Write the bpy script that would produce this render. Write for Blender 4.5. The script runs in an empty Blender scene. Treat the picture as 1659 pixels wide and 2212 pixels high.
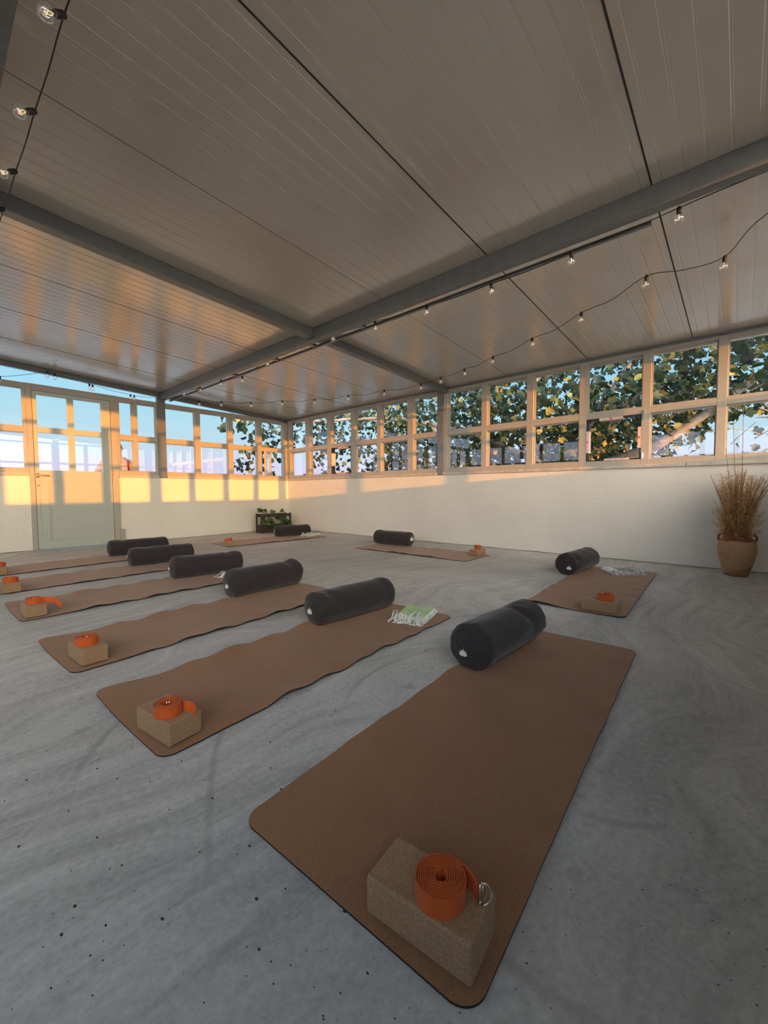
import bpy, bmesh, math, random
from mathutils import Vector, Matrix, noise
import numpy as np
random.seed(7)
S = bpy.context.scene
COL = S.collection
PI = math.pi

# ------------------------------------------------------------------ materials
def new_mat(name):
    m = bpy.data.materials.new(name); m.use_nodes = True
    nt = m.node_tree
    for n in list(nt.nodes): nt.nodes.remove(n)
    out = nt.nodes.new('ShaderNodeOutputMaterial')
    return m, nt, out
def N(nt, typ, **kw):
    n = nt.nodes.new(typ)
    for k, v in kw.items():
        if k in n.inputs.keys() if hasattr(n.inputs, 'keys') else False: n.inputs[k].default_value = v
        else: setattr(n, k, v)
    return n
def L(nt, a, b): nt.links.new(a, b)
def coords(nt, scale=(1,1,1), rot=(0,0,0)):
    tc = nt.nodes.new('ShaderNodeTexCoord'); mp = nt.nodes.new('ShaderNodeMapping')
    mp.inputs['Scale'].default_value = scale; mp.inputs['Rotation'].default_value = rot
    L(nt, tc.outputs['Object'], mp.inputs['Vector']); return mp.outputs['Vector']
def ramp(nt, fac, stops):
    r = nt.nodes.new('ShaderNodeValToRGB'); el = r.color_ramp.elements
    el[0].position, el[0].color = stops[0][0], (*stops[0][1], 1)
    el[1].position, el[1].color = stops[-1][0], (*stops[-1][1], 1)
    for p, c in stops[1:-1]:
        e = el.new(p); e.color = (*c, 1)
    L(nt, fac, r.inputs['Fac']); return r.outputs['Color']
def noise_n(nt, vec, scale, detail=4, rough=.55, dist=0):
    n = nt.nodes.new('ShaderNodeTexNoise'); n.inputs['Scale'].default_value = scale
    n.inputs['Detail'].default_value = detail; n.inputs['Roughness'].default_value = rough
    n.inputs['Distortion'].default_value = dist
    L(nt, vec, n.inputs['Vector']); return n.outputs['Fac']
def mixc(nt, fac, a, b, mode='MIX'):
    m = nt.nodes.new('ShaderNodeMix'); m.data_type = 'RGBA'; m.blend_type = mode
    if isinstance(fac, (int, float)): m.inputs[0].default_value = fac
    else: L(nt, fac, m.inputs[0])
    for i, x in ((6, a), (7, b)):
        if isinstance(x, tuple): m.inputs[i].default_value = (*x, 1)
        else: L(nt, x, m.inputs[i])
    return m.outputs[2]
def mth(nt, op, a, b=None, c=None, clamp=False):
    m = nt.nodes.new('ShaderNodeMath'); m.operation = op; m.use_clamp = clamp
    for i, x in enumerate((a, b, c)):
        if x is None: continue
        if isinstance(x, (int, float)): m.inputs[i].default_value = x
        else: L(nt, x, m.inputs[i])
    return m.outputs[0]
def bump(nt, h, strength=.3, dist=.01, normal=None):
    b = nt.nodes.new('ShaderNodeBump'); b.inputs['Strength'].default_value = strength
    b.inputs['Distance'].default_value = dist; L(nt, h, b.inputs['Height'])
    if normal: L(nt, normal, b.inputs['Normal'])
    return b.outputs['Normal']
def pbsdf(nt, out, col, rough=.6, metal=0, normal=None, spec=.5, coat=0, sheen=0):
    p = nt.nodes.new('ShaderNodeBsdfPrincipled')
    if isinstance(col, tuple): p.inputs['Base Color'].default_value = (*col, 1)
    else: L(nt, col, p.inputs['Base Color'])
    if isinstance(rough, (int, float)): p.inputs['Roughness'].default_value = rough
    else: L(nt, rough, p.inputs['Roughness'])
    p.inputs['Metallic'].default_value = metal
    p.inputs['Specular IOR Level'].default_value = spec
    if sheen: p.inputs['Sheen Weight'].default_value = sheen
    if normal: L(nt, normal, p.inputs['Normal'])
    L(nt, p.outputs[0], out.inputs['Surface']); return p
def simple(name, col, rough=.6, metal=0, spec=.5, var=.12, nscale=30, bstr=0, bdist=.002, sheen=0):
    m, nt, out = new_mat(name); v = coords(nt)
    n = noise_n(nt, v, nscale, 3)
    lo = tuple(c*(1-var) for c in col); hi = tuple(min(1, c*(1+var)) for c in col)
    c = ramp(nt, n, [(.3, lo), (.7, hi)])
    nm = bump(nt, noise_n(nt, v, nscale*3, 4), bstr, bdist) if bstr else None
    pbsdf(nt, out, c, rough, metal, nm, spec, sheen=sheen); return m

def mat_floor():
    m, nt, out = new_mat('trowelled concrete'); v = coords(nt)
    big = noise_n(nt, v, .45, 5, .62, .8)
    c = ramp(nt, big, [(.28, (.37,.378,.365)), (.5, (.49,.495,.48)), (.72, (.62,.625,.60))])
    # trowel streaks whose direction wanders
    warp = nt.nodes.new('ShaderNodeTexNoise'); warp.inputs['Scale'].default_value = .5; warp.inputs['Detail'].default_value = 2; L(nt, v, warp.inputs['Vector'])
    add = nt.nodes.new('ShaderNodeVectorMath'); add.operation = 'MULTIPLY_ADD'; L(nt, warp.outputs['Color'], add.inputs[0]); add.inputs[1].default_value = (2.2,2.2,0); L(nt, v, add.inputs[2])
    mp = nt.nodes.new('ShaderNodeMapping'); mp.inputs['Scale'].default_value = (.9, 7, 1); mp.inputs['Rotation'].default_value = (0,0,.6); L(nt, add.outputs[0], mp.inputs['Vector'])
    st = noise_n(nt, mp.outputs[0], 1.5, 7, .68, .5)
    c = mixc(nt, .8, c, ramp(nt, st, [(.3, (.33,.33,.33)), (.5, (.5,.5,.5)), (.72, (.64,.64,.64))]), 'OVERLAY')
    fine = noise_n(nt, v, 55, 5, .75)
    c = mixc(nt, .55, c, ramp(nt, fine, [(.3, (.32,.32,.32)), (.7, (.68,.68,.68))]), 'OVERLAY')
    bl = noise_n(nt, v, 11, 3, .55, .3); g2 = noise_n(nt, v, .8, 2)
    blf = mth(nt, 'MULTIPLY', ramp(nt, bl, [(.60, (0,0,0)), (.70, (.5,.5,.5))]), ramp(nt, g2, [(.42, (0,0,0)), (.6, (1,1,1))]))
    c = mixc(nt, blf, c, (.22,.22,.21))
    # scratched trowel arcs
    wv = nt.nodes.new('ShaderNodeTexWave'); wv.wave_type = 'RINGS'; wv.rings_direction = 'Z'
    wv.inputs['Scale'].default_value = .75; wv.inputs['Distortion'].default_value = 5; wv.inputs['Detail'].default_value = 2; wv.inputs['Detail Scale'].default_value = .5
    m2 = nt.nodes.new('ShaderNodeMapping'); m2.inputs['Location'].default_value = (3.9, 7.2, 0); L(nt, v, m2.inputs['Vector']); L(nt, m2.outputs[0], wv.inputs['Vector'])
    arc = mth(nt, 'MULTIPLY', ramp(nt, wv.outputs['Fac'], [(0, (1,1,1)), (.012, (0,0,0)), (1, (0,0,0))]), ramp(nt, noise_n(nt, v, 1.4, 3), [(.5, (0,0,0)), (.58, (.5,.5,.5))]))
    c = mixc(nt, arc, c, (.26,.26,.25))
    pits = None
    for sc, mx in ((14, .042), (34, .050)):
        vo = nt.nodes.new('ShaderNodeTexVoronoi'); vo.voronoi_dimensions = '2D'; vo.inputs['Scale'].default_value = sc
        L(nt, coords(nt, (1, .62, 1), (0, 0, .7)), vo.inputs['Vector'])
        wn = nt.nodes.new('ShaderNodeSeparateColor'); L(nt, vo.outputs['Color'], wn.inputs[0])
        gate = ramp(nt, noise_n(nt, v, 1.0 if sc < 20 else 1.7, 3, .6), [(.40, (0,0,0)), (.56, (1,1,1))])
        rad = mth(nt, 'MULTIPLY', mth(nt, 'MULTIPLY', mth(nt, 'POWER', wn.outputs[0], 1.3), mx), gate)
        p = mth(nt, 'LESS_THAN', vo.outputs['Distance'], rad)
        pits = p if pits is None else mth(nt, 'MAXIMUM', pits, p)
    c = mixc(nt, pits, c, (.035,.035,.033))
    h = mth(nt, 'SUBTRACT', mth(nt, 'ADD', mth(nt, 'MULTIPLY', st, .8), mth(nt, 'MULTIPLY', fine, .3)), mth(nt, 'ADD', mth(nt, 'MULTIPLY', pits, 1.2), mth(nt, 'MULTIPLY', arc, .5)))
    pbsdf(nt, out, c, .58, 0, bump(nt, h, .4, .005), .35); return m
def mat_wall():
    m, nt, out = new_mat('whitewashed blockwork'); v = coords(nt)
    n = noise_n(nt, v, 1.2, 5, .6)
    c = ramp(nt, n, [(.3, (.73,.71,.62)), (.7, (.80,.78,.69))])
    st = noise_n(nt, coords(nt, (1, 1, 3.5)), 5, 5, .7)
    c = mixc(nt, ramp(nt, st, [(.62, (0,0,0)), (.8, (.18,.18,.18))]), c, (.6,.55,.46))
    # chips
    ch = noise_n(nt, v, 17, 4, .7)
    c = mixc(nt, ramp(nt, ch, [(.74, (0,0,0)), (.77, (.8,.8,.8))]), c, (.38,.35,.31))
    # block courses seen through the paint
    sp = nt.nodes.new('ShaderNodeSeparateXYZ'); L(nt, v, sp.inputs[0])
    hv = nt.nodes.new('ShaderNodeCombineXYZ'); L(nt, mth(nt, 'ADD', sp.outputs['X'], sp.outputs['Y']), hv.inputs[0]); L(nt, sp.outputs['Z'], hv.inputs[1])
    br = nt.nodes.new('ShaderNodeTexBrick'); L(nt, hv.outputs[0], br.inputs['Vector'])
    br.inputs['Scale'].default_value = 1; br.inputs['Brick Width'].default_value = .45; br.inputs['Row Height'].default_value = .215
    br.inputs['Mortar Size'].default_value = .008; br.inputs['Mortar Smooth'].default_value = .6
    h = mth(nt, 'ADD', mth(nt, 'MULTIPLY', br.outputs['Fac'], -.33), mth(nt, 'MULTIPLY', noise_n(nt, v, 22, 6, .7), .9))
    h = mth(nt, 'ADD', h, mth(nt, 'MULTIPLY', noise_n(nt, v, 4, 3), 1.6))
    pbsdf(nt, out, c, .85, 0, bump(nt, h, .55, .006), .2); return m
def mat_ceiling():
    m, nt, out = new_mat('painted metal roof sheet'); v = coords(nt)
    n = noise_n(nt, v, .8, 3)
    c = ramp(nt, n, [(.3, (.52,.475,.395)), (.7, (.57,.525,.44))])
    w = noise_n(nt, coords(nt, (1.2, 26, 1)), 3, 4, .6)
    p = pbsdf(nt, out, c, .24, 0, bump(nt, w, .16, .004), .9); p.inputs['Coat Weight'].default_value = .9; p.inputs['Coat Roughness'].default_value = .15; p.inputs['Coat IOR'].default_value = 1.65; return m
def mat_cork(name, c0, c1, c2, sc=1, bs=.3):
    m, nt, out = new_mat(name); v = coords(nt)
    vo = nt.nodes.new('ShaderNodeTexVoronoi'); vo.inputs['Scale'].default_value = 420*sc; L(nt, v, vo.inputs['Vector'])
    g = nt.nodes.new('ShaderNodeSeparateColor'); L(nt, vo.outputs['Color'], g.inputs[0])
    c = ramp(nt, g.outputs[0], [(0, c0), (.5, c1), (1, c2)])
    big = noise_n(nt, v, 4, 4, .6)
    c = mixc(nt, .3, c, ramp(nt, big, [(.3, (.38,.38,.38)), (.7, (.62,.62,.62))]), 'OVERLAY')
    h = mth(nt, 'ADD', g.outputs[1], noise_n(nt, v, 120, 3))
    pbsdf(nt, out, c, .62, 0, bump(nt, h, bs, .0012), .4, sheen=.12); return m
def mat_fabric(name, col, sc=700, rough=.9, sheen=.2):
    m, nt, out = new_mat(name); v = coords(nt)
    n = noise_n(nt, v, 9, 3)
    c = ramp(nt, n, [(.3, tuple(x*.85 for x in col)), (.7, tuple(x*1.15 for x in col))])
    w = noise_n(nt, v, sc, 2, .6)
    h = mth(nt, 'ADD', mth(nt, 'MULTIPLY', w, .4), mth(nt, 'MULTIPLY', noise_n(nt, v, 14, 3), 1.0))
    pbsdf(nt, out, c, rough, 0, bump(nt, h, .35, .003), .25, sheen=sheen); return m
def mat_glass(name, base=.03, tint=(1,1,1)):
    m, nt, out = new_mat(name)
    geo = nt.nodes.new('ShaderNodeNewGeometry'); dp = nt.nodes.new('ShaderNodeVectorMath'); dp.operation = 'DOT_PRODUCT'
    L(nt, geo.outputs['Normal'], dp.inputs[0]); L(nt, geo.outputs['Incoming'], dp.inputs[1])
    a = mth(nt, 'ABSOLUTE', dp.outputs['Value']); a = mth(nt, 'POWER', mth(nt, 'SUBTRACT', 1.0, a, clamp=True), 5)
    f = mth(nt, 'ADD', mth(nt, 'MULTIPLY', a, 1-base), base)
    t = nt.nodes.new('ShaderNodeBsdfTransparent'); t.inputs[0].default_value = (*tint, 1)
    g = nt.nodes.new('ShaderNodeBsdfGlossy'); g.inputs['Roughness'].default_value = .0; g.inputs[0].default_value = (1,1,1,1)
    mx = nt.nodes.new('ShaderNodeMixShader'); L(nt, f, mx.inputs[0]); L(nt, t.outputs[0], mx.inputs[1]); L(nt, g.outputs[0], mx.inputs[2])
    L(nt, mx.outputs[0], out.inputs['Surface']); return m
def mat_leaf(name, stops):
    m, nt, out = new_mat(name)
    geo = nt.nodes.new('ShaderNodeNewGeometry')
    c = ramp(nt, geo.outputs['Random Per Island'], stops)
    v = coords(nt); c = mixc(nt, .25, c, ramp(nt, noise_n(nt, v, 25, 3), [(.3,(.3,.3,.3)),(.7,(.7,.7,.7))]), 'OVERLAY')
    p = nt.nodes.new('ShaderNodeBsdfPrincipled'); L(nt, c, p.inputs['Base Color']); p.inputs['Roughness'].default_value = .5
    tr = nt.nodes.new('ShaderNodeBsdfTranslucent'); L(nt, c, tr.inputs[0])
    mx = nt.nodes.new('ShaderNodeMixShader'); mx.inputs[0].default_value = .3
    L(nt, p.outputs[0], mx.inputs[1]); L(nt, tr.outputs[0], mx.inputs[2]); L(nt, mx.outputs[0], out.inputs['Surface']); return m
def mat_galv(name, col):
    m, nt, out = new_mat(name); v = coords(nt)
    c = ramp(nt, noise_n(nt, v, 24, 4, .6), [(.3, tuple(x*.9 for x in col)), (.7, tuple(x*1.1 for x in col))])
    r = ramp(nt, noise_n(nt, coords(nt, (30, 2, 30)), 3, 3), [(.3, (.28,)*3), (.7, (.42,)*3)])
    pbsdf(nt, out, c, r, .35, bump(nt, noise_n(nt, v, 40, 3), .08, .002), .5); return m
def mat_jar():
    m, nt, out = new_mat('terracotta with glazed shoulder'); v = coords(nt)
    sp = nt.nodes.new('ShaderNodeSeparateXYZ'); L(nt, v, sp.inputs[0])
    z = mth(nt, 'ADD', sp.outputs['Z'], mth(nt, 'MULTIPLY', noise_n(nt, v, 9, 2), .035))
    g = ramp(nt, z, [(.345, (0,0,0)), (.350, (1,1,1))])
    low = mth(nt, 'LESS_THAN', mth(nt, 'ADD', z, mth(nt, 'MULTIPLY', sp.outputs['Y'], .35)), .075)
    clay = ramp(nt, noise_n(nt, v, 12, 5, .7), [(.3, (.36,.20,.10)), (.7, (.47,.28,.15))])
    clay = mixc(nt, low, clay, (.30,.15,.065))
    glz = ramp(nt, noise_n(nt, v, 14, 3), [(.35, (.15,.048,.014)), (.65, (.26,.10,.03))])
    c = mixc(nt, g, clay, glz)
    r = mixc(nt, g, (.75,.75,.75), (.3,.3,.3))
    pbsdf(nt, out, c, r, 0, bump(nt, noise_n(nt, coords(nt, (1,1,4)), 40, 4), .3, .003), .4); return m

M = dict(
 floor=mat_floor(), wall=mat_wall(), ceil=mat_ceiling(),
 seam=simple('dark joint sealant', (.03,.028,.025), .7),
 frame=simple('powder coated aluminium', (.39,.365,.30), .34, 0, .5, .04, 8, .04),
 door=simple('grey green door paint', (.43,.47,.41), .42, 0, .5, .04, 6, .05),
 beam=mat_galv('galvanised steel', (.17,.18,.175)),
 sill=simple('cast sill', (.48,.46,.41), .6, 0, .4, .15, 12, .3, .003),
 glass=mat_glass('window glass'), bulbglass=mat_glass('bulb glass', .24),
 gasket=simple('black rubber', (.012,.012,.013), .6),
 foam=simple('pink sealing strip', (.72,.52,.46), .7),
 redmark=simple('red mark', (.6,.03,.02), .6),
 cork=mat_cork('cork mat top', (.24,.120,.056), (.285,.146,.069), (.32,.172,.088)),
 matrub=simple('mat rubber back', (.012,.011,.011), .8),
 block=mat_cork('cork block', (.25,.15,.075), (.31,.19,.098), (.36,.235,.13), .8, .5),
 bolster=mat_fabric('charcoal cotton', (.030,.026,.028)),
 piping=mat_fabric('charcoal piping', (.022,.020,.021)),
 logo=simple('white print', (.72,.72,.72), .8),
 strap=mat_fabric('orange webbing', (.52,.095,.014), 900, .75, .1),
 steel=simple('polished steel', (.75,.75,.74), .18, 1, .5, .03),
 brass=simple('aged brass handle', (.58,.42,.25), .35, .6),
 plug=simple('black bulb socket', (.01,.01,.01), .5),
 towelg=mat_fabric('pale green cotton', (.37,.56,.24), 500, .95, .3),
 toweld=mat_fabric('dark green cotton', (.16,.20,.13), 500, .95, .3),
 towelw=mat_fabric('white cotton', (.78,.80,.80), 500, .95, .3),
 jar=mat_jar(), reed=simple('dry cane', (.23,.10,.045), .6, var=.35, nscale=60),
 grass=mat_leaf('dried grass', [(0,(.36,.17,.05)),(.5,(.58,.34,.12)),(1,(.74,.52,.26))]),
 wood=simple('dark stained wood', (.045,.028,.018), .6, var=.3, bstr=.2),
 pleaf=mat_leaf('crate plant leaf', [(0,(.03,.07,.025)),(.6,(.06,.12,.035)),(1,(.12,.17,.05))]),
 soil=simple('potting soil', (.03,.02,.012), .95, bstr=.6, bdist=.01),
 fleaf=mat_leaf('fig leaf', [(0,(.014,.030,.014)),(.5,(.026,.055,.022)),(.78,(.06,.095,.03)),(.92,(.34,.32,.07)),(1,(.62,.46,.12))]),  # yellow end of the ramp paints sunlit leaves into the leaf colour
 bark=simple('grey bark', (.30,.26,.22), .85, var=.3, nscale=14, bstr=.6, bdist=.01),
 ground=simple('terrace screed', (.42,.40,.37), .9, var=.15, nscale=2, bstr=.2),
 skin=simple('skin', (.50,.33,.26), .55, var=.05), shirt=mat_fabric('pale top', (.55,.48,.46)), pants=mat_fabric('dark trousers', (.05,.05,.06)),
 strapred=mat_fabric('dark red strap', (.16,.03,.03)),
)
mf, nt, out = new_mat('glowing filament')
em = nt.nodes.new('ShaderNodeEmission'); em.inputs[0].default_value = (1,.62,.25,1); em.inputs[1].default_value = 2.5
L(nt, em.outputs[0], out.inputs['Surface']); M['filament'] = mf

# ------------------------------------------------------------------ object helpers
def link(o, parent=None):
    COL.objects.link(o)
    if parent: o.parent = parent
    return o
def obj(name, verts, faces, mat, parent=None, smooth=False, mats=None, fm=None):
    me = bpy.data.meshes.new(name); me.from_pydata([tuple(v) for v in verts], [], faces); me.update()
    for mm in (mats or [mat]): me.materials.append(mm)
    if fm is not None:
        for p, i in zip(me.polygons, fm): p.material_index = i
    if smooth: me.polygons.foreach_set('use_smooth', [True]*len(me.polygons))
    return link(bpy.data.objects.new(name, me), parent)
class MB:
    def __init__(s): s.v = []; s.f = []; s.m = []
    def add(s, v, f, mi=0):
        o = len(s.v); s.v += [tuple(x) for x in v]; s.f += [tuple(i+o for i in q) for q in f]; s.m += [mi]*len(f)
    def box(s, a, b, mi=0):
        (x0,y0,z0),(x1,y1,z1) = a, b
        x0,x1 = min(x0,x1),max(x0,x1); y0,y1 = min(y0,y1),max(y0,y1); z0,z1 = min(z0,z1),max(z0,z1)
        s.add([(x0,y0,z0),(x1,y0,z0),(x1,y1,z0),(x0,y1,z0),(x0,y0,z1),(x1,y0,z1),(x1,y1,z1),(x0,y1,z1)],
              [(0,3,2,1),(4,5,6,7),(0,1,5,4),(1,2,6,5),(2,3,7,6),(3,0,4,7)], mi)
    def tube(s, pts, r, n=8, mi=0, cap=True):
        pts = [Vector(p) for p in pts]; rs = r if isinstance(r, (list, tuple)) else [r]*len(pts)
        vs = []; up = None
        for i, p in enumerate(pts):
            t = (pts[min(i+1, len(pts)-1)] - pts[max(i-1, 0)]).normalized()
            if up is None: up = Vector((0,0,1)) if abs(t.z) < .9 else Vector((1,0,0))
            a = t.cross(up).normalized(); b = a.cross(t).normalized(); up = b
            for k in range(n):
                an = 2*PI*k/n; vs.append(p + (a*math.cos(an) + b*math.sin(an))*rs[i])
        fs = []
        for i in range(len(pts)-1):
            for k in range(n): fs.append((i*n+k, i*n+(k+1)%n, (i+1)*n+(k+1)%n, (i+1)*n+k))
        if cap: fs += [tuple(range(n))[::-1], tuple((len(pts)-1)*n+k for k in range(n))]
        s.add(vs, fs, mi)
    def lathe(s, prof, n=32, mi=0, c=(0,0,0)):
        vs = []; fs = []
        for r, z in prof:
            for k in range(n): vs.append((c[0]+r*math.cos(2*PI*k/n), c[1]+r*math.sin(2*PI*k/n), c[2]+z))
        for i in range(len(prof)-1):
            for k in range(n): fs.append((i*n+k, i*n+(k+1)%n, (i+1)*n+(k+1)%n, (i+1)*n+k))
        s.add(vs, fs, mi)
    def build(s, name, mat, parent=None, smooth=False, mats=None):
        return obj(name, s.v, s.f, mat, parent, smooth, mats, s.m if mats else None)
def bevel(o, w=.003, seg=2):
    b = o.modifiers.new('bevel', 'BEVEL'); b.width = w; b.segments = seg; b.limit_method = 'ANGLE'; return o
def empty(name, loc=(0,0,0), rz=0):
    o = bpy.data.objects.new(name, None); o.location = loc; o.rotation_euler = (0,0,rz); o.empty_display_size = .1; COL.objects.link(o); return o
def tag(o, label, cat, group=None):
    o['label'] = label; o['category'] = cat
    if group: o['group'] = group
    return o
def struct(o, label=None, cat=None):
    o['kind'] = 'structure'
    if label: o['label'] = label
    if cat: o['category'] = cat
    return o

# ------------------------------------------------------------------ room shell
XW, YF = -7.80, -8.15           # far (left) wall and front wall behind the photographer
SL = .0487
def zc(x): return 2.393 - SL*x  # underside of the roof
TH = .16
b = MB(); b.box((XW-TH, YF-TH, -.10), (TH, TH, 0)); struct(b.build('floor', M['floor']), 'grey trowelled concrete floor with pin holes', 'floor')

def P(side, s, d, z):           # wall coordinates -> world; d grows outwards
    return {'back': (s, d, z), 'right': (d, s, z), 'left': (XW-d, s, z), 'front': (s, YF-d, z)}[side]
def wbox(mb, side, s0, s1, d0, d1, z0, z1, mi=0): mb.box(P(side, s0, d0, z0), P(side, s1, d1, z1), mi)

HS = 1.062
walls = {'back': [(XW, -4.345), (-3.245, TH)], 'right': [(YF-TH, 0)], 'left': [(YF-TH, TH)], 'front': [(XW, 0)]}
for side, spans in walls.items():
    mb = MB()
    for s0, s1 in spans:
        n = max(2, int((s1-s0)/.06)); m_ = 18
        # inner face as a slightly uneven plastered skin
        vs = []; fs = []
        for j in range(m_+1):
            for i in range(n+1):
                s = s0+(s1-s0)*i/n; z = .007+(HS-.007)*j/m_
                w = noise.noise(Vector((s*1.3, z*1.7, len(side)*3.1)))*.006 + noise.noise(Vector((s*6, z*7, 5.)))*.002
                if i in (0, n) or j == m_: w = 0
                if j == 0: z = .006+.012*abs(noise.noise(Vector((s*3, 2., 0))))
                vs.append(P(side, s, -w-.001, z))
        for j in range(m_):
            for i in range(n):
                q = (j*(n+1)+i, j*(n+1)+i+1, (j+1)*(n+1)+i+1, (j+1)*(n+1)+i)
                fs.append(q if side in ('back', 'left') else q[::-1])
        mb.add(vs, fs)
        wbox(mb, side, s0, s1, .03, TH, .0, HS); wbox(mb, side, s0, s0+.02, .0, .03, .0, HS); wbox(mb, side, s1-.02, s1, .0, .03, .0, HS); wbox(mb, side, s0, s1, .0, .03, HS-.01, HS)
    o = mb.build('wall_'+side, M['wall'], smooth=False); struct(o, f'low whitewashed block wall, {side} side of the room', 'wall')
    o.data.polygons.foreach_set('use_smooth', [True]*len(o.data.polygons))
    # dark gap where wall meets floor
# sills
Z0, Z1, Z2, Z3, Z4, Z5 = 1.104, 1.163, 1.668, 1.745, 2.283, 2.352
def window(idx, side, s0, s1, panes, top=Z5, gtop=Z4, skip=(), sash_hole=(), label='', Z2=1.668, Z3=1.745):
    w = empty('window_%d' % idx, P(side, (s0+s1)/2, 0, Z0)); struct(w, label, 'window')
    base = Vector(w.location)
    def part(mb, name, mat, smooth=False, mats=None):
        mb.v = [tuple(Vector(v)-base) for v in mb.v]; return mb.build(name, mat, w, smooth, mats)
    fr = MB()
    edges = [s0] + [e for p in panes for e in p] + [s1]
    for k in range(0, len(edges), 2):
        if edges[k+1]-edges[k] > .003: wbox(fr, side, edges[k], edges[k+1], 0, .095, Z0, top)
    for a, c in panes:
        for q0, q1 in ((Z0, Z1), (Z2, Z3), (gtop, top)): wbox(fr, side, a, c, .001, .094, q0, q1)
    bevel(part(fr, 'window_frame', M['frame']), .003, 2)
    bd = MB()
    for i, (a, c) in enumerate(panes):
        for r, (q0, q1) in enumerate(((Z1, Z2), (Z3, gtop))):
            if (i, r) in sash_hole: continue
            t = .011
            for dd in ((.032, .056), (.064, .080)):
                wbox(bd, side, a, a+t, *dd, q0, q1); wbox(bd, side, c-t, c, *dd, q0, q1)
                wbox(bd, side, a+t, c-t, *dd, q0, q0+t); wbox(bd, side, a+t, c-t, *dd, q1-t, q1)
    part(bd, 'glazing_bead', M['frame'])
    for i, (a, c) in enumerate(panes):
        for r, (q0, q1) in enumerate(((Z1, Z2), (Z3, gtop))):
            if (i, r) in sash_hole: continue
            g = MB(); wbox(g, side, a-.004, c+.004, .058, .062, q0-.004, q1+.004); part(g, 'pane', M['glass'])
    # sill in lengths of about a metre
    sl = MB(); n = max(1, round((s1-s0)/1.0)); e0 = s0-.0; e1 = s1+.0
    for k in range(n):
        a = e0+(e1-e0)*k/n+.0015; c = e0+(e1-e0)*(k+1)/n-.0015
        wbox(sl, side, a, c, -.032+.002*(k%2), TH+.02, HS+.002, Z0)
    bevel(part(sl, 'window_sill', M['sill']), .004, 2)
    return w, part

window(2, 'back', -3.245, -2.648, [(-3.212, -3.02), (-2.952, -2.662)], label='narrow two-column window between the door and the steel post')
w1, _ = window(1, 'back', -5.08, -4.345, [(-5.04, -4.372)], label='window left of the glazed door')
w3, p3 = window(3, 'back', -2.515, -.003, [(-2.512, -2.0), (-1.912, -1.362), (-1.268, -.733), (-.630, -.102)], sash_hole=((3, 0),), label='four-column window between steel post and room corner')
window(6, 'back', XW+.02, -5.22, [(-7.74, -7.2), (-7.12, -6.58), (-6.50, -5.92), (-5.84, -5.26)], label='window at the left end of the back wall')
ry = [(-.634, -.10), (-1.32, -.765), (-1.995, -1.438), (-2.652, -2.09), (-3.335, -2.745), (-3.925, -3.455)]
w4, p4 = window(4, 'right', -3.932, -.003, sorted(ry), top=2.37, gtop=2.325, sash_hole=((3, 0),), label='six-column window in the far half of the right wall')
ry2 = [(-4.683, -4.112), (-5.345, -4.768), (-6.003, -5.432), (-6.660, -6.088), (-7.313, -6.742), (-8.04, -7.392)]
w5, p5 = window(5, 'right', -8.09, -4.045, sorted(ry2), top=2.37, gtop=2.325, sash_hole=((2, 0),), label='six-column window in the near half of the right wall')
ly = lambda a, n, pitch=.66, m=.085: sorted([(a-pitch*(k+1)+m/2, a-pitch*k-m/2) for k in range(n)])
window(7, 'left', -3.95, -.003, ly(-.02, 6, .65), top=2.37, gtop=2.325, label='window in the far half of the left wall')
window(8, 'left', -8.10, -4.05, ly(-4.1, 6, .66), top=2.37, gtop=2.325, label='window in the near half of the left wall')
window(9, 'front', -2.515, -.003, [(-2.50, -1.865), (-1.775, -1.21), (-1.12, -.615), (-.525, -.09)], top=2.352, gtop=2.318, Z2=1.708, Z3=1.744, label='window behind the camera, right bay')
window(10, 'front', -5.07, -2.65, [(-5.05, -4.565), (-4.475, -3.915), (-3.825, -3.265), (-3.175, -2.665)], top=2.352, gtop=2.318, Z2=1.708, Z3=1.744, label='window behind the camera, middle bay')
window(11, 'front', XW+.01, -5.2, [(-7.74, -7.14), (-7.05, -6.495), (-6.405, -5.895), (-5.805, -5.22)], top=2.352, gtop=2.318, Z2=1.708, Z3=1.744, label='window behind the camera, left bay')

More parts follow.
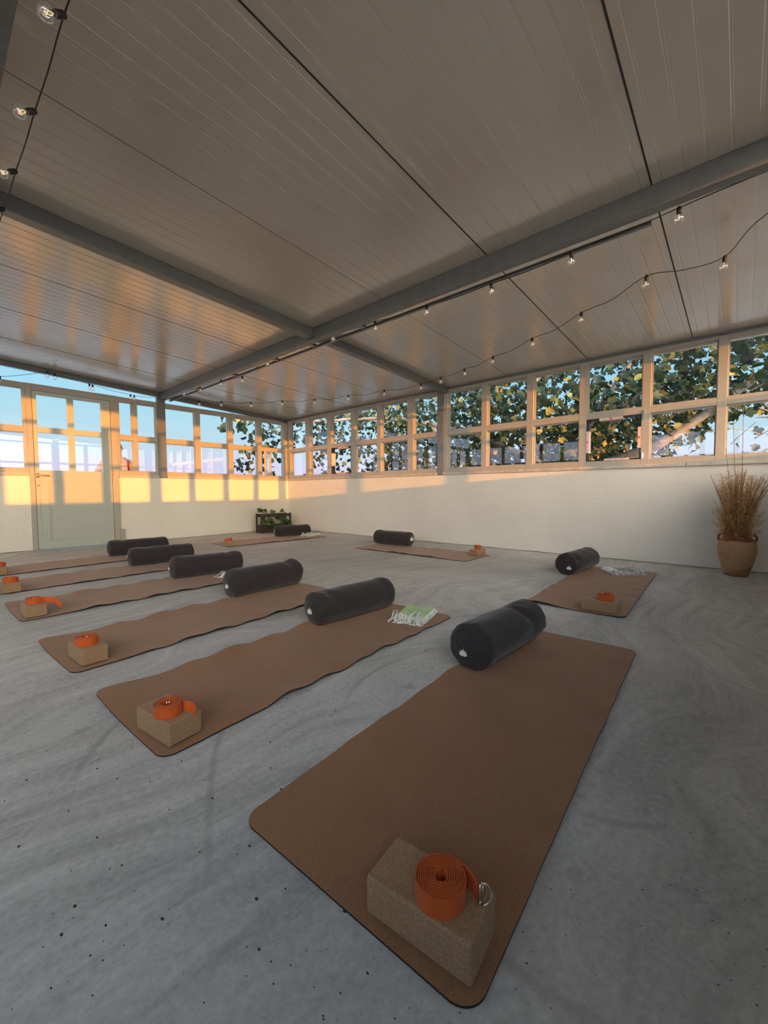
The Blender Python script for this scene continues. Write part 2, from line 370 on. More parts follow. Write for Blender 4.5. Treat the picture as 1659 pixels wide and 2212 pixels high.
# vents on the right wall without glass: gasket and pink sealing strips
def vent(part, side, a, c, strips):
    g = MB(); t = .014
    wbox(g, side, a, a+t, .004, .09, Z1, Z2); wbox(g, side, c-t, c, .004, .09, Z1, Z2)
    wbox(g, side, a+t, c-t, .004, .09, Z2-t, Z2); wbox(g, side, a+t, c-t, .004, .09, Z1, Z1+t)
    part(g, 'gasket', M['gasket'])
    f = MB()
    for kind, u0, u1 in strips:
        if kind == 't': wbox(f, side, c-(c-a)*u1, c-(c-a)*u0, -.004, .09, Z2-.03, Z2-.002)
        if kind == 'b': wbox(f, side, c-(c-a)*u1, c-(c-a)*u0, -.004, .09, Z1+.001, Z1+.024)
        if kind == 'l': wbox(f, side, c-.03, c-.002, -.004, .09, Z1+(Z2-Z1)*u0, Z1+(Z2-Z1)*u1)
        if kind == 'r': wbox(f, side, a+.002, a+.03, -.004, .09, Z1+(Z2-Z1)*u0, Z1+(Z2-Z1)*u1)
    part(f, 'sealing_strip', M['foam'])
    r = MB()
    for kind, u0, u1 in strips:
        um = (u0+u1)/2
        if kind == 't': wbox(r, side, c-(c-a)*um-.012, c-(c-a)*um+.012, -.006, -.004, Z2-.022, Z2-.008)
        if kind == 'l': wbox(r, side, c-.022, c-.01, -.006, -.004, Z1+(Z2-Z1)*um-.012, Z1+(Z2-Z1)*um+.012)
        if kind == 'r': wbox(r, side, a+.01, a+.022, -.006, -.004, Z1+(Z2-Z1)*um-.012, Z1+(Z2-Z1)*um+.012)
    part(r, 'printed_mark', M['redmark'])
vent(p5, 'right', -6.660, -6.088, [('t', .25, .68), ('l', .2, .72), ('r', .25, .72), ('b', .35, .8)])
vent(p4, 'right', -1.995, -1.438, [('t', .35, .85), ('l', .3, .8), ('b', .3, .75)])
# hinge stays of the near vent
h = MB(); wbox(h, 'right', -6.69, -6.67, -.012, 0, 1.60, 1.70); wbox(h, 'right', -6.69, -6.672, -.012, 0, 1.17, 1.23); p5(h, 'hinge', M['steel'])
# label stuck at the top of a pane
h = MB(); wbox(h, 'right', -3.56, -3.47, .024, .027, 2.285, 2.315); p4(h, 'sticker', M['logo'])

# pivoting sash in the far corner, standing open
sa = empty('window_sash', (-.66, -.15, Z1+.002), math.atan2(.26, .29)); struct(sa)
sa.parent = w3; sa.location = Vector((-.665, -.16, Z1+.002))-Vector(w3.location)
mb = MB(); LW = .40; HH = Z2-Z1-.004
mb.box((0,-.022,0),(.05,.022,HH)); mb.box((LW-.05,-.022,0),(LW,.022,HH)); mb.box((.05,-.022,0),(LW-.05,.022,.05)); mb.box((.05,-.022,HH-.05),(LW-.05,.022,HH))
bevel(mb.build('sash_frame', M['frame'], sa), .004)
mb = MB(); mb.box((.045,-.002,.045),(LW-.045,.002,HH-.045)); mb.build('sash_pane', M['glass'], sa)

# ------------------------------------------------------------------ glazed door
d1 = empty('door_1', (-3.84, 0, 0)); struct(d1, 'grey-green door with four glass panes in the back wall', 'door')
def dpart(mb, name, mat, smooth=False):
    mb.v = [(v[0]+3.84, v[1], v[2]) for v in mb.v]; return mb.build(name, mat, d1, smooth)
mb = MB(); mb.box((-4.345,-.015,0),(-4.285,.07,2.352)); mb.box((-3.335,-.015,0),(-3.247,.07,2.352)); mb.box((-4.285,-.015,2.262),(-3.335,.07,2.352))
bevel(dpart(mb, 'door_frame', M['frame']), .004)
mb = MB()
X0, X1 = -4.280, -3.340; a0, a1, a2, a3 = -4.233, -3.885, -3.807, -3.463
mb.box((X0,-.005,.012),(a0,.04,2.257)); mb.box((a3,-.005,.012),(X1,.04,2.257)); mb.box((a1,-.005,1.143),(a2,.04,2.21))
for z0, z1 in ((.012,.125),(.985,1.143),(1.678,1.757),(2.208,2.257)): mb.box((a0,-.004,z0),(a3,.039,z1))
mb.box((a0,.008,.125),(a3,.03,.985)); mb.box((a0+.0,-.004,.125),(-4.14,.039,.985))
bevel(dpart(mb, 'door_leaf', M['door']), .003)
mb = MB(); t = .01
for q0, q1 in ((-4.14, a3),):
    mb.box((q0,-.001,.125),(q0+t,.01,.985)); mb.box((q1-t,-.001,.125),(q1,.01,.985)); mb.box((q0+t,-.001,.125),(q1-t,.01,.125+t)); mb.box((q0+t,-.001,.985-t),(q1-t,.01,.985))
dpart(mb, 'panel_bead', M['door'])
for q0, q1 in ((a0, a1), (a2, a3)):
    for z0, z1 in ((1.143, 1.678), (1.757, 2.208)):
        mb = MB(); mb.box((q0-.003,.016,z0-.003),(q1+.003,.020,z1+.003)); dpart(mb, 'pane', M['glass'])
mb = MB(); mb.box((-4.272,-.02,1.035),(-4.245,-.004,1.10)); mb.tube([(-4.258,-.02,1.075),(-4.258,-.05,1.075)], .009, 10); mb.tube([(-4.262,-.05,1.076),(-4.20,-.052,1.072),(-4.13,-.048,1.065)], [.009,.010,.008], 10)
dpart(mb, 'door_handle', M['brass'], True)
mb = MB(); mb.tube([(-4.255,.0,.925),(-4.255,-.012,.925)], .014, 16); dpart(mb, 'lock_cylinder', M['brass'], True)
mb = MB()
for z in (.25, 1.13, 2.1): mb.tube([(-3.337,-.016,z-.045),(-3.337,-.016,z+.045)], .009, 10)
dpart(mb, 'hinge', M['brass'], True)
mb = MB(); mb.box((-3.262,-.045,.006),(-3.205,-.006,.23)); o = mb.build('trim_1', M['frame']); bevel(o, .004); struct(o, 'small pale cover at the foot of the door jamb', 'trim')

# ------------------------------------------------------------------ roof: ceiling sheets, seams, beams, posts
prof = []                        # ribbed section along y
y = YF-.35; 
while y < .30:
    prof += [(y, 0), (y+.046, 0), (y+.050, .0013), (y+.056, .0013), (y+.060, 0)]; y += .1
prof.append((.32, 0))
vs = []; 
for (yy, dz) in prof:
    for x in (XW-.35, .35): vs.append((x, yy, zc(x)+dz))
nn = len(prof); fs = [(2*i, 2*i+2, 2*i+3, 2*i+1) for i in range(nn-1)]
for x in (XW-.35, .35): pass
o0 = len(vs); vs += [(XW-.35, YF-.35, zc(XW-.35)+.08), (.35, YF-.35, zc(.35)+.08), (.35, .32, zc(.35)+.08), (XW-.35, .32, zc(XW-.35)+.08)]
fs += [(o0, o0+1, o0+2, o0+3)]
e = [2*i for i in range(nn)]; fs += [tuple([o0]+[2*i for i in range(nn)]+[o0+3]), tuple([o0+1]+[2*i+1 for i in range(nn)]+[o0+2])]
fs += [(o0, 0, 1, o0+1), (o0+3, 2*nn-2, 2*nn-1, o0+2)]
struct(obj('ceiling', vs, fs, M['ceil']), 'sloping ribbed metal sheet ceiling', 'ceiling')
mb = MB()
for yy in (-8.11, -7.10, -6.09, -5.08, -4.07, -3.06, -2.05, -1.04):
    pts = []
    hw = .0042 if yy < -5.5 else (.0007 if yy < -4.5 else .0013)
    for a, c in ((XW-.1, yy-hw), (.1, yy-hw), (.1, yy+hw), (XW-.1, yy+hw)): pts.append((a, c, zc(a)-.0015))
    pts += [(p[0], p[1], p[2]+.01) for p in pts]
    mb.add(pts, [(0,3,2,1),(4,5,6,7),(0,1,5,4),(1,2,6,5),(2,3,7,6),(3,0,4,7)])
struct(mb.build('trim_2', M['seam']), 'dark joints between the roof sheets', 'trim')

def slope_box(name, x0, x1, y0, y1, dep, top=.001, mat='beam', label='', cat='beam', gap=True):
    # a beam that follows the roof slope
    vs = [(x, y, zc(x)-d) for d in (dep, top) for x, y in ((x0,y0),(x1,y0),(x1,y1),(x0,y1))]
    o = obj(name, vs, [(0,3,2,1),(4,5,6,7),(0,1,5,4),(1,2,6,5),(2,3,7,6),(3,0,4,7)], M[mat]); bevel(o, .004); struct(o, label, cat); return o
slope_box('roof_beam', -2.600, -2.530, YF+.01, -.01, .125, label='long steel roof beam running toward the steel post of the back wall')
slope_box('roof_beam', -5.20, -5.08, YF+.01, -.01, .12, label='steel roof beam at the left edge of the view')
slope_box('roof_beam', -2.528, -.005, -4.12, -4.03, .085, label='short cross beam ending at the post of the right wall')
slope_box('roof_beam', -5.078, -2.602, -4.12, -4.03, .10, label='cross beam between the two long roof beams')
slope_box('roof_beam', XW+.01, -5.202, -4.12, -4.03, .10, label='cross beam near the left wall')
slope_box('roof_beam', XW, .0, .0, .07, .072, label='sloping edge beam above the back windows')
slope_box('roof_beam', XW, .0, YF-.07, YF, .072, label='sloping edge beam above the front windows')
b = MB(); b.box((0, YF, 2.36), (.07, 0, zc(0)-.001)); struct(b.build('roof_beam', M['beam']), 'eaves beam above the right-hand windows', 'beam')
b = MB(); b.box((XW-.07, YF, 2.37), (XW, 0, zc(XW)-.001)); struct(b.build('roof_beam', M['beam']), 'edge beam above the left wall windows', 'beam')
# secondary rail beside the long beam, carried on spacer blocks
mb = MB(); mb.box((-2.452,-7.08,2.388),(-2.425,-.02,2.412)); rl = mb.build('roof_rail', M['beam']); bevel(rl, .003); struct(rl, 'thin steel rail running alongside the long roof beam', 'beam')
for yy in (-4.72, -3.97, -3.27, -2.3, -1.2):
    mb = MB(); mb.box((-2.529, yy-.03, 2.395), (-2.453, yy+.03, 2.42)); bevel(mb.build('spacer_block', M['beam'], rl), .003)
def post(x0, x1, y0, y1, z0, z1, label):
    mb = MB(); mb.box((x0,y0,z0),(x1,y1,z1)); o = mb.build('steel_post', M['beam']); bevel(o, .004); struct(o, label, 'post'); return o
pp = post(-2.645, -2.515, -.012, .06, HS+.001, 2.44, 'steel post between the back wall windows')
mb = MB(); mb.box((-2.655,-.04,2.40),(-2.50,-.0,2.47)); mb.build('bracket', M['beam'], pp)
post(-.012, .06, -4.042, -3.934, HS+.001, 2.359, 'steel post in the middle of the right wall')
post(XW-.06, XW+.01, -4.05, -3.95, HS+.001, 2.369, 'steel post in the middle of the left wall')
post(-2.648, -2.517, YF-.06, YF+.012, HS+.001, 2.43, 'front wall steel post, right')
post(-5.198, -5.072, YF-.06, YF+.012, HS+.001, 2.55, 'front wall steel post, left')
post(-5.218, -5.082, -.012, .06, HS+.001, 2.56, 'steel post of the back wall at the left beam')
for (x, y) in ((.0, .0), (XW-.07, .0), (.0, YF-.07), (XW-.07, YF-.07)):
    mb = MB(); mb.box((x+.001,y+.001,HS+.001),(x+.069,y+.069,2.359 if x==0 else 2.369)); struct(mb.build('steel_post', M['beam']), 'corner post', 'post')

# ------------------------------------------------------------------ outside
mb = MB(); mb.box((-45,-45,-.30),(45,45,-.11)); struct(mb.build('ground', M['ground']), 'pale terrace outside', 'ground')

# ------------------------------------------------------------------ yoga mats
def make_mat(A, deg, Ln, W, label, seed, amp=.009, lift=None, grp='cork yoga mats laid out on the concrete floor'):
    rnd = random.Random(seed); NX, NY = 170, 26; R = .045
    t = math.radians(deg); ph = [rnd.uniform(0, 6.28) for _ in range(8)]
    top = []; 
    def ht(s, w):
        e1 = max(0, 1-w/.16); e0 = max(0, 1-(W-w)/.16)
        f = lambda u, a, b_: .5+.5*math.sin(2*PI*s/u+a)*math.sin(2*PI*s/(u*2.3)+b_)
        z = amp*(e1**1.5*f(.33, ph[0], ph[1])+e0**1.5*f(.29, ph[2], ph[3]))*min(1, max(0, (s-.26)/.15))*min(1, max(0, (Ln-s-.26)/.15))
        z += .0011*(1+math.sin(s*11+ph[4]+2*w)*math.sin(s*5+ph[5]))*min(1, 6*min(s, Ln-s)+.2)+.0012*(1+math.sin(s*24+ph[7]+3*math.sin(w*4+ph[6])))*min(1, 5*min(s, Ln-s))
        if lift:
            for (ls, lw, la, lr) in lift:
                d = math.hypot(s-ls, w-lw); z += la*math.exp(-(d/lr)**2)
        return z
    pos = []
    for i in range(NX+1):
        s = .045*(1-math.cos(i/10*PI/2)) if i <= 10 else (Ln-.045*(1-math.cos((NX-i)/10*PI/2)) if i >= NX-10 else .045+(Ln-.09)*(i-10)/(NX-20))
        # rounded corners: inset of the width near the ends
        de = min(s, Ln-s); ins = R-math.sqrt(max(0, R*R-(R-de)**2)) if de < R else 0
        for j in range(NY+1):
            w = ins+(W-2*ins)*j/NY
            pos.append((s, w+.004*math.sin(s*3+ph[6])*0, ht(s, w)))
    n = len(pos); vs = [(p[0], -p[1], p[2]+.0052) for p in pos]+[(p[0], -p[1], p[2]+.0008) for p in pos]
    fs = []; fm = []
    idx = lambda i, j: i*(NY+1)+j
    for i in range(NX):
        for j in range(NY):
            fs.append((idx(i,j), idx(i,j+1), idx(i+1,j+1), idx(i+1,j))); fm.append(0)
            fs.append((n+idx(i,j), n+idx(i+1,j), n+idx(i+1,j+1), n+idx(i,j+1))); fm.append(1)
    for i in range(NX):
        fs.append((idx(i,0), idx(i+1,0), n+idx(i+1,0), n+idx(i,0))); fm.append(1)
        fs.append((idx(i,NY), n+idx(i,NY), n+idx(i+1,NY), idx(i+1,NY))); fm.append(1)
    for j in range(NY):
        fs.append((idx(0,j), n+idx(0,j), n+idx(0,j+1), idx(0,j+1))); fm.append(1)
        fs.append((idx(NX,j), idx(NX,j+1), n+idx(NX,j+1), n+idx(NX,j))); fm.append(1)
    fs = [f[::-1] for f in fs]
    o = obj('yoga_mat', vs, fs, None, mats=[M['cork'], M['matrub']], fm=fm, smooth=True)
    es = o.modifiers.new('es', 'EDGE_SPLIT'); es.split_angle = math.radians(50)
    o.location = (A[0], A[1], 0); o.rotation_euler = (0, 0, t)
    tag(o, label, 'yoga mat', grp); return o
W0 = .615
make_mat((-4.885,-6.62), 2.8, 1.83, .625, 'large brown cork yoga mat in the foreground, nearest the camera', 1, .010)
make_mat((-4.955,-5.618), 2.6, 1.79, W0, 'brown cork yoga mat with the green folded towel and a bolster across its far end', 2, .022, [(0, 0, .022, .18), (0, .62, .0, .1)])
make_mat((-4.992,-4.69), 3.2, 1.82, W0, 'third mat from the camera in the left-hand row of mats', 3, .020, [(0, 0, .020, .16)])
make_mat((-5.005,-3.525), 1.6, 1.83, W0, 'brown mat whose strap tail hangs off its cork block', 4, .018, [(0, 0, .018, .15)])
make_mat((-5.02,-2.465), 1.5, 1.83, W0, 'mat reaching the left frame edge with a strap loop on its block', 5, .010)
make_mat((-5.02,-1.47), 3.5, 1.83, W0, 'mat closest to the glazed door, its block cut off by the left frame edge', 6, .006)
make_mat((-2.335,-1.187), -3.9, 1.83, .63, 'far mat in the room corner in front of the wooden crate', 7, .014)
make_mat((-.65,-3.337), -90, 1.83, .625, 'mat lying along the right wall, its block at the near end', 8, .014) 
make_mat((-2.50,-6.365), 2.0, 1.83, .632, 'mat at the right with wavy edge, near the terracotta jar', 9, .012, [(0, .62, .006, .1), (0, .1, .02, .12)])

# ------------------------------------------------------------------ bolsters
def make_bolster(x, y, deg, Ln, R, label, seed, dents=(), logo=(.0, -.35), logo_s=1.0, z0=.006):
    rnd = random.Random(seed); t = empty('yoga_bolster', (x, y, z0), math.radians(deg))
    NU, NV = 90, 72; vs = []
    o1, o2, o3 = (rnd.uniform(0, 50) for _ in range(3))
    us = []
    H = Ln/2
    # u goes over the cap, the side, and the other cap
    prof = []
    K = 16
    for k in range(K+1):
        a = k/K; prof.append((-H+.0+.0*(1-a), R*.86*a if a < 1 else R*.86))
    prof = [(-H-.020*math.cos(a/K*PI/2), R*.76*a/K) for a in range(0, K+1)]
    prof += [(-H+.05*(1-math.cos(k/9*PI/2)), R*(.76+.24*math.sin(k/9*PI/2))) for k in range(1, 10)]
    side = [(-H+.05+(Ln-.10)*k/44, R) for k in range(1, 44)]
    prof += side
    prof += [(-p[0], p[1]) for p in prof[:K+10][::-1]]
    for i, (u, r) in enumerate(prof):
        ed = max(0, 1-abs(abs(u)-H)/.13)
        for j in range(NV):
            a = 2*PI*j/NV; cy, sz = math.cos(a), math.sin(a)
            rr = r
            if r > .3*R:
                wr = noise.noise(Vector((u*9+o1, cy*2.2, sz*2.2+o2)))*.05 + noise.noise(Vector((u*4, cy*1.4+o3, sz*1.4)))*.05
                gath = ed*.030*noise.noise(Vector((cy*8+o2, sz*8, u*6)))*1.5
                rr = r*(1+wr*.7+gath)
                for (du, da, dp, su, sa) in dents:
                    dd = (a-da+PI) % (2*PI)-PI
                    # crease running obliquely
                    rr -= dp*math.exp(-((u-du-.25*dd*R)/su)**2-(dd/sa)**2)
            uu = u + .012*(r/R)**2*noise.noise(Vector((cy*1.5+o1, sz*1.5, 3.3)))*(1 if abs(u) > H-.06 else 0)
            py = rr*cy*1.03; pz = rr*sz*.97+R*.95
            if pz < .004: pz = .004+.0*pz
            vs.append((uu, py, max(pz, .0015)))
    n = len(prof); fs = []
    for i in range(n-1):
        for j in range(NV): fs.append((i*NV+j, i*NV+(j+1)%NV, (i+1)*NV+(j+1)%NV, (i+1)*NV+j))
    fs.append(tuple(range(NV))); fs.append(tuple((n-1)*NV+j for j in range(NV))[::-1])
    fs = [f[::-1] for f in fs]
    cv = obj('cover', vs, fs, M['bolster'], t, True)
    # piping rings following the cover surface
    for ring in (K+5, n-1-(K+5)):
        mb = MB(); pts = []
        for j in range(NV+1):
            v = Vector(vs[ring*NV+j%NV]); c = Vector((v.x, 0, R*.95)); pts.append(c+(v-c)*1.004)
        mb.tube(pts, .0032, 6, cap=False); mb.build('piping', M['piping'], t, True)
    # carrying seam down the cap
    # lotus emblem printed on the near cap
    mb = MB(); s = .0165*logo_s; cx = -H-.0215; ly_, lz = logo[0]*R, R*.95+logo[1]*R
    def petal(ang, ln, wd, k=0):
        pts = []
        for q in range(13):
            u = q/12; wv = wd*math.sin(PI*u)**.8*(1-.25*u)
            pts.append((u*ln, wv))
        outl = pts+[(p[0], -p[1]) for p in pts[::-1][1:-1]]
        ca, sa_ = math.cos(ang), math.sin(ang)
        vv = [(cx-.0004*k, ly_+(-p[0]*sa_+p[1]*ca), lz-s*.9+(p[0]*ca+p[1]*sa_)) for p in outl]
        nn_ = len(vv); vv2 = [(v[0]+.003, v[1], v[2]) for v in vv]
        mb.add(vv+vv2, [tuple(range(nn_))]+[tuple(range(2*nn_-1, nn_-1, -1))]+[(i, (i+1)%nn_, nn_+(i+1)%nn_, nn_+i) for i in range(nn_)])
    for k, (ang, ln) in enumerate(((0, 1.9), (.45, 1.75), (-.45, 1.75), (.9, 1.6), (-.9, 1.6), (1.3, 1.4), (-1.3, 1.4))): petal(ang, s*ln, s*.26, k)
    mb.add([(cx, ly_+s*.12*math.cos(q*PI/4), lz+s*1.35+s*.12*math.sin(q*PI/4)) for q in range(8)], [tuple(range(8))])
    mb.build('lotus_emblem', M['logo'], t)
    tag(t, label, 'bolster', 'charcoal yoga bolsters'); return t
top = PI/2
make_bolster(-3.478,-6.639,-2.5,.615,.108,'largest-looking charcoal bolster in the foreground with a deep crease on top',11,[(.13,top+.5,.028,.035,.8),(.18,top-.3,.012,.02,.7)],(.10,-.16),.95)
make_bolster(-3.539,-5.634,-4.3,.62,.106,'charcoal bolster lying beside the folded green towel in the middle',12,[(-.22,top+.4,.012,.03,.5),(.25,top+.2,-.010,.03,.7)],(.0,-.05),1.1)
make_bolster(-3.525,-4.597,2.0,.64,.112,'charcoal bolster hiding most of a pale towel at its left end',13,[(.20,top+.3,.012,.03,.6),(.27,top,-.010,.03,.6)],(.0,-.1),1.1)
make_bolster(-3.531,-3.588,-7.0,.65,.107,'charcoal bolster whose right foot has a pale towel poking out in front',14,[(.20,top+.3,.010,.03,.6)],(.0,.0),1.0)
make_bolster(-3.557,-2.520,-4.5,.66,.104,'charcoal bolster second from the door wall',15,[(-.15,top+.3,.008,.05,.6)],(.0,.1),.8)
make_bolster(-3.477,-1.523,-5.4,.68,.105,'charcoal bolster closest to the door wall',16,[(-.17,top+.3,.010,.03,.6)],(.0,.0),.8)
make_bolster(-.856,-1.313,-14.8,.65,.104,'charcoal bolster in the far corner before the wooden crate',17,[(.1,top,.006,.04,.5)],(.0,.0),.9)
make_bolster(-.665,-3.578,92.5,.64,.110,'charcoal bolster lying parallel to the right wall with a big white emblem facing the camera',18,[(.25,top,-.006,.04,.5)],(.0,.1),2.0)
make_bolster(-1.015,-6.307,-4.2,.62,.108,'slightly purplish bolster on the right-hand mat, near end crumpled',19,[(-.24,top+.9,.030,.05,.6),(-.27,top+1.6,.02,.03,.5)],(-.35,-.25),1.1)

# ------------------------------------------------------------------ cork blocks
def make_block(P0, P1, P2, label, dims=(.215, .112, .075), z0=.0075):
    # P1 near corner, P0 end of one bottom edge, P2 end of the other
    e1 = Vector(P0)-Vector(P1); e2 = Vector(P2)-Vector(P1)
    if dims[0] is None: pass
    ang = math.atan2(e1.y, e1.x); l1, l2 = dims[0], dims[1]
    sgn = 1 if e1.x*e2.y-e1.y*e2.x > 0 else -1
    mb = MB(); mb.box((0,0,0),(l1, sgn*l2, dims[2]))
    o = mb.build('yoga_block', M['block']); o.location = (P1[0], P1[1], z0); o.rotation_euler = (0,0,ang)
    bevel(o, .007, 3); 
    o.data.polygons.foreach_set('use_smooth', [True]*len(o.data.polygons)); o.modifiers['bevel'].harden_normals = True
    tag(o, label, 'yoga block', 'cork blocks at the ends of the mats'); return o
make_block((-4.848,-7.007),(-4.826,-7.224),(-4.725,-7.219),'large cork block in the foreground, nearest the camera')
make_block((-4.920,-6.007),(-4.893,-6.201),(-4.781,-6.184),'cork block on the corner of the mat with the green towel', (.205,.113,.075), .010)
make_block((-4.927,-5.056),(-4.914,-5.262),(-4.815,-5.234),'cork block with a tightly coiled strap, on the third mat from the camera', (.208,.110,.075), .009)
make_block((-4.958,-3.895),(-4.960,-4.100),(-4.850,-4.104),'cork block with the strap tail drooping over its side', (.205,.112,.075), .009)
make_block((-4.964,-2.89),(-4.962,-3.100),(-4.849,-3.096),'cork block at the left edge of the photo, strap loop centred on it', (.21,.113,.075), .009)
make_block((-4.945,-1.85),(-4.935,-2.055),(-4.825,-2.05),'cork block nearly cut off by the left frame edge', (.205,.112,.075), .007)
make_block((-2.333,-1.599),(-2.381,-1.790),(-2.262,-1.825),'small cork block on the far corner mat', (.205,.118,.074), .008)
make_block((-.649,-5.100),(-.852,-5.090),(-.850,-4.975),'cork block beside the right wall with the strap roll tilted on it', (.21,.115,.072), .008)
make_block((-2.461,-6.735),(-2.441,-6.950),(-2.320,-6.938),'cork block on the right-hand mat under the open strap loop', (.22,.118,.074), .008)

# ------------------------------------------------------------------ straps
def make_strap(x, y, z, label, r0=.013, r1=.046, turns=9, tail=None, ring=None, hgt=.037, th=.0024, sq=(1,1), rot=0, tilt=0, phase=0):
    t = empty('yoga_strap', (x, y, z), rot); t.rotation_euler = (tilt, 0, rot)
    pts = []
    n = int(turns*40)
    for k in range(n+1):
        a = 2*PI*turns*k/n+phase; r = r0+(r1-r0)*k/n
        pts.append(Vector((r*math.cos(a)*sq[0], r*math.sin(a)*sq[1], 0)))
    if tail:
        # continue with given points (relative), smoothly
        p0 = pts[-1]; 
        ctrl = [pts[-1]]+[Vector(q) for q in tail]
        for i in range(len(ctrl)-1):
            a_ = ctrl[max(i-1,0)] if i else pts[-8]; b_, c_, d_ = ctrl[i], ctrl[i+1], ctrl[min(i+2, len(ctrl)-1)]
            for q in range(1, 13):
                u = q/12; pts.append(.5*((2*b_)+(-a_+c_)*u+(2*a_-5*b_+4*c_-d_)*u*u+(-a_+3*b_-3*c_+d_)*u**3))
    vs = []; fs = []
    for i, p in enumerate(pts):
        d = (pts[min(i+1, len(pts)-1)]-pts[max(i-1, 0)]); d.z = 0
        d = d.normalized() if d.length > 1e-6 else Vector((1,0,0)); nrm = Vector((-d.y, d.x, 0))*th/2
        hh = hgt; zz = p.z
        dz = .0008*math.sin(i*.9)
        vs += [p-nrm+Vector((0,0,0)), p+nrm, p+nrm+Vector((0,0,hh+dz)), p-nrm+Vector((0,0,hh+dz))]
    for i in range(len(pts)-1):
        a = 4*i; c = a+4
        for q in range(4): fs.append((a+q, a+(q+1)%4, c+(q+1)%4, c+q))
    fs += [(0,1,2,3), tuple(4*(len(pts)-1)+q for q in (3,2,1,0))]
    obj('webbing', vs, fs, M['strap'], t)
    for (rx, ry, rz_, ang, rr, lean) in (ring or []):
        mb = MB(); c = []
        for q in range(15):
            a = -PI/2+PI*q/14; c.append(Vector((rr*.8*math.cos(a), 0, rr*math.sin(a))))
        c.append(c[0].copy()); mtx = Matrix.Translation((rx, ry, rz_)) @ Matrix.Rotation(ang, 4, 'Z') @ Matrix.Rotation(lean, 4, 'X')
        mb.tube([mtx @ p for p in c], .0018, 8); mb.build('d_ring', M['steel'], t, True)
    tag(t, label, 'yoga strap', 'rolled orange yoga straps'); return t
zt = .0075+.075+.0005
make_strap(-4.787,-7.138, zt, 'orange strap roll in the foreground with steel ring at its right side', .011,.046,9,
    tail=[(.046,-.012,0),(.044,-.035,0),(.034,-.056,0)], ring=[(.030,-.062,.019,-.5,.019,.1),(.034,-.066,.019,-.9,.019,-.1)], phase=.3)
make_strap(-4.866,-6.125, zt+.003, 'orange strap roll on the block of the green towel mat, tail pointing right', .020,.043,6.2,
    tail=[(.040,-.030,0),(.055,-.052,-.004),(.060,-.072,-.012)], ring=[(-.002,.006,.022,.4,.015,.1),(.0,-.002,.024,1.2,.015,.3)], phase=-1.2)
make_strap(-4.872,-5.165, zt+.002, 'low wide orange strap roll on the third mat from the camera', .018,.047,7,
    tail=[(.044,-.02,0),(.04,-.034,0)], ring=[(0,0,.024,.4,.014,.2)], phase=-.6, sq=(1,1.05))
make_strap(-4.905,-4.01, zt+.002, 'orange strap whose long tail droops down off the block to the right', .020,.042,5,
    tail=[(.056,-.030,0),(.095,-.048,-.010),(.125,-.058,-.036),(.138,-.062,-.060)], ring=[(0,0,.026,.4,.012,.2)], phase=-1.1, sq=(1,1))
make_strap(-4.912,-3.015, zt+.002, 'open orange strap loop on the block at the left edge', .034,.048,4,
    tail=[(.052,-.012,0),(.03,-.045,0)], ring=[(-.01,0,.024,.3,.014,.6)], phase=.8)
make_strap(-4.872,-1.95, zt, 'orange strap barely in view at the left frame edge', .02,.045,5, phase=.3)
make_strap(-2.33,-1.72, zt, 'little orange strap roll on the far corner block', .016,.045,6, tail=[(.048,-.01,0),(.045,-.03,0)], phase=.4)
make_strap(-.735,-5.03, zt+.003, 'orange strap roll tilted sideways on the right wall block', .016,.044,6, phase=.3, tilt=.10)
make_strap(-2.385,-6.865, zt, 'open orange strap loop with a white-looking ring inside, right-hand mat', .036,.050,4, tail=[(.052,-.005,0),(.05,-.02,0)],
    ring=[(-.004,.018,.030,.9,.014,.2)], phase=.4)

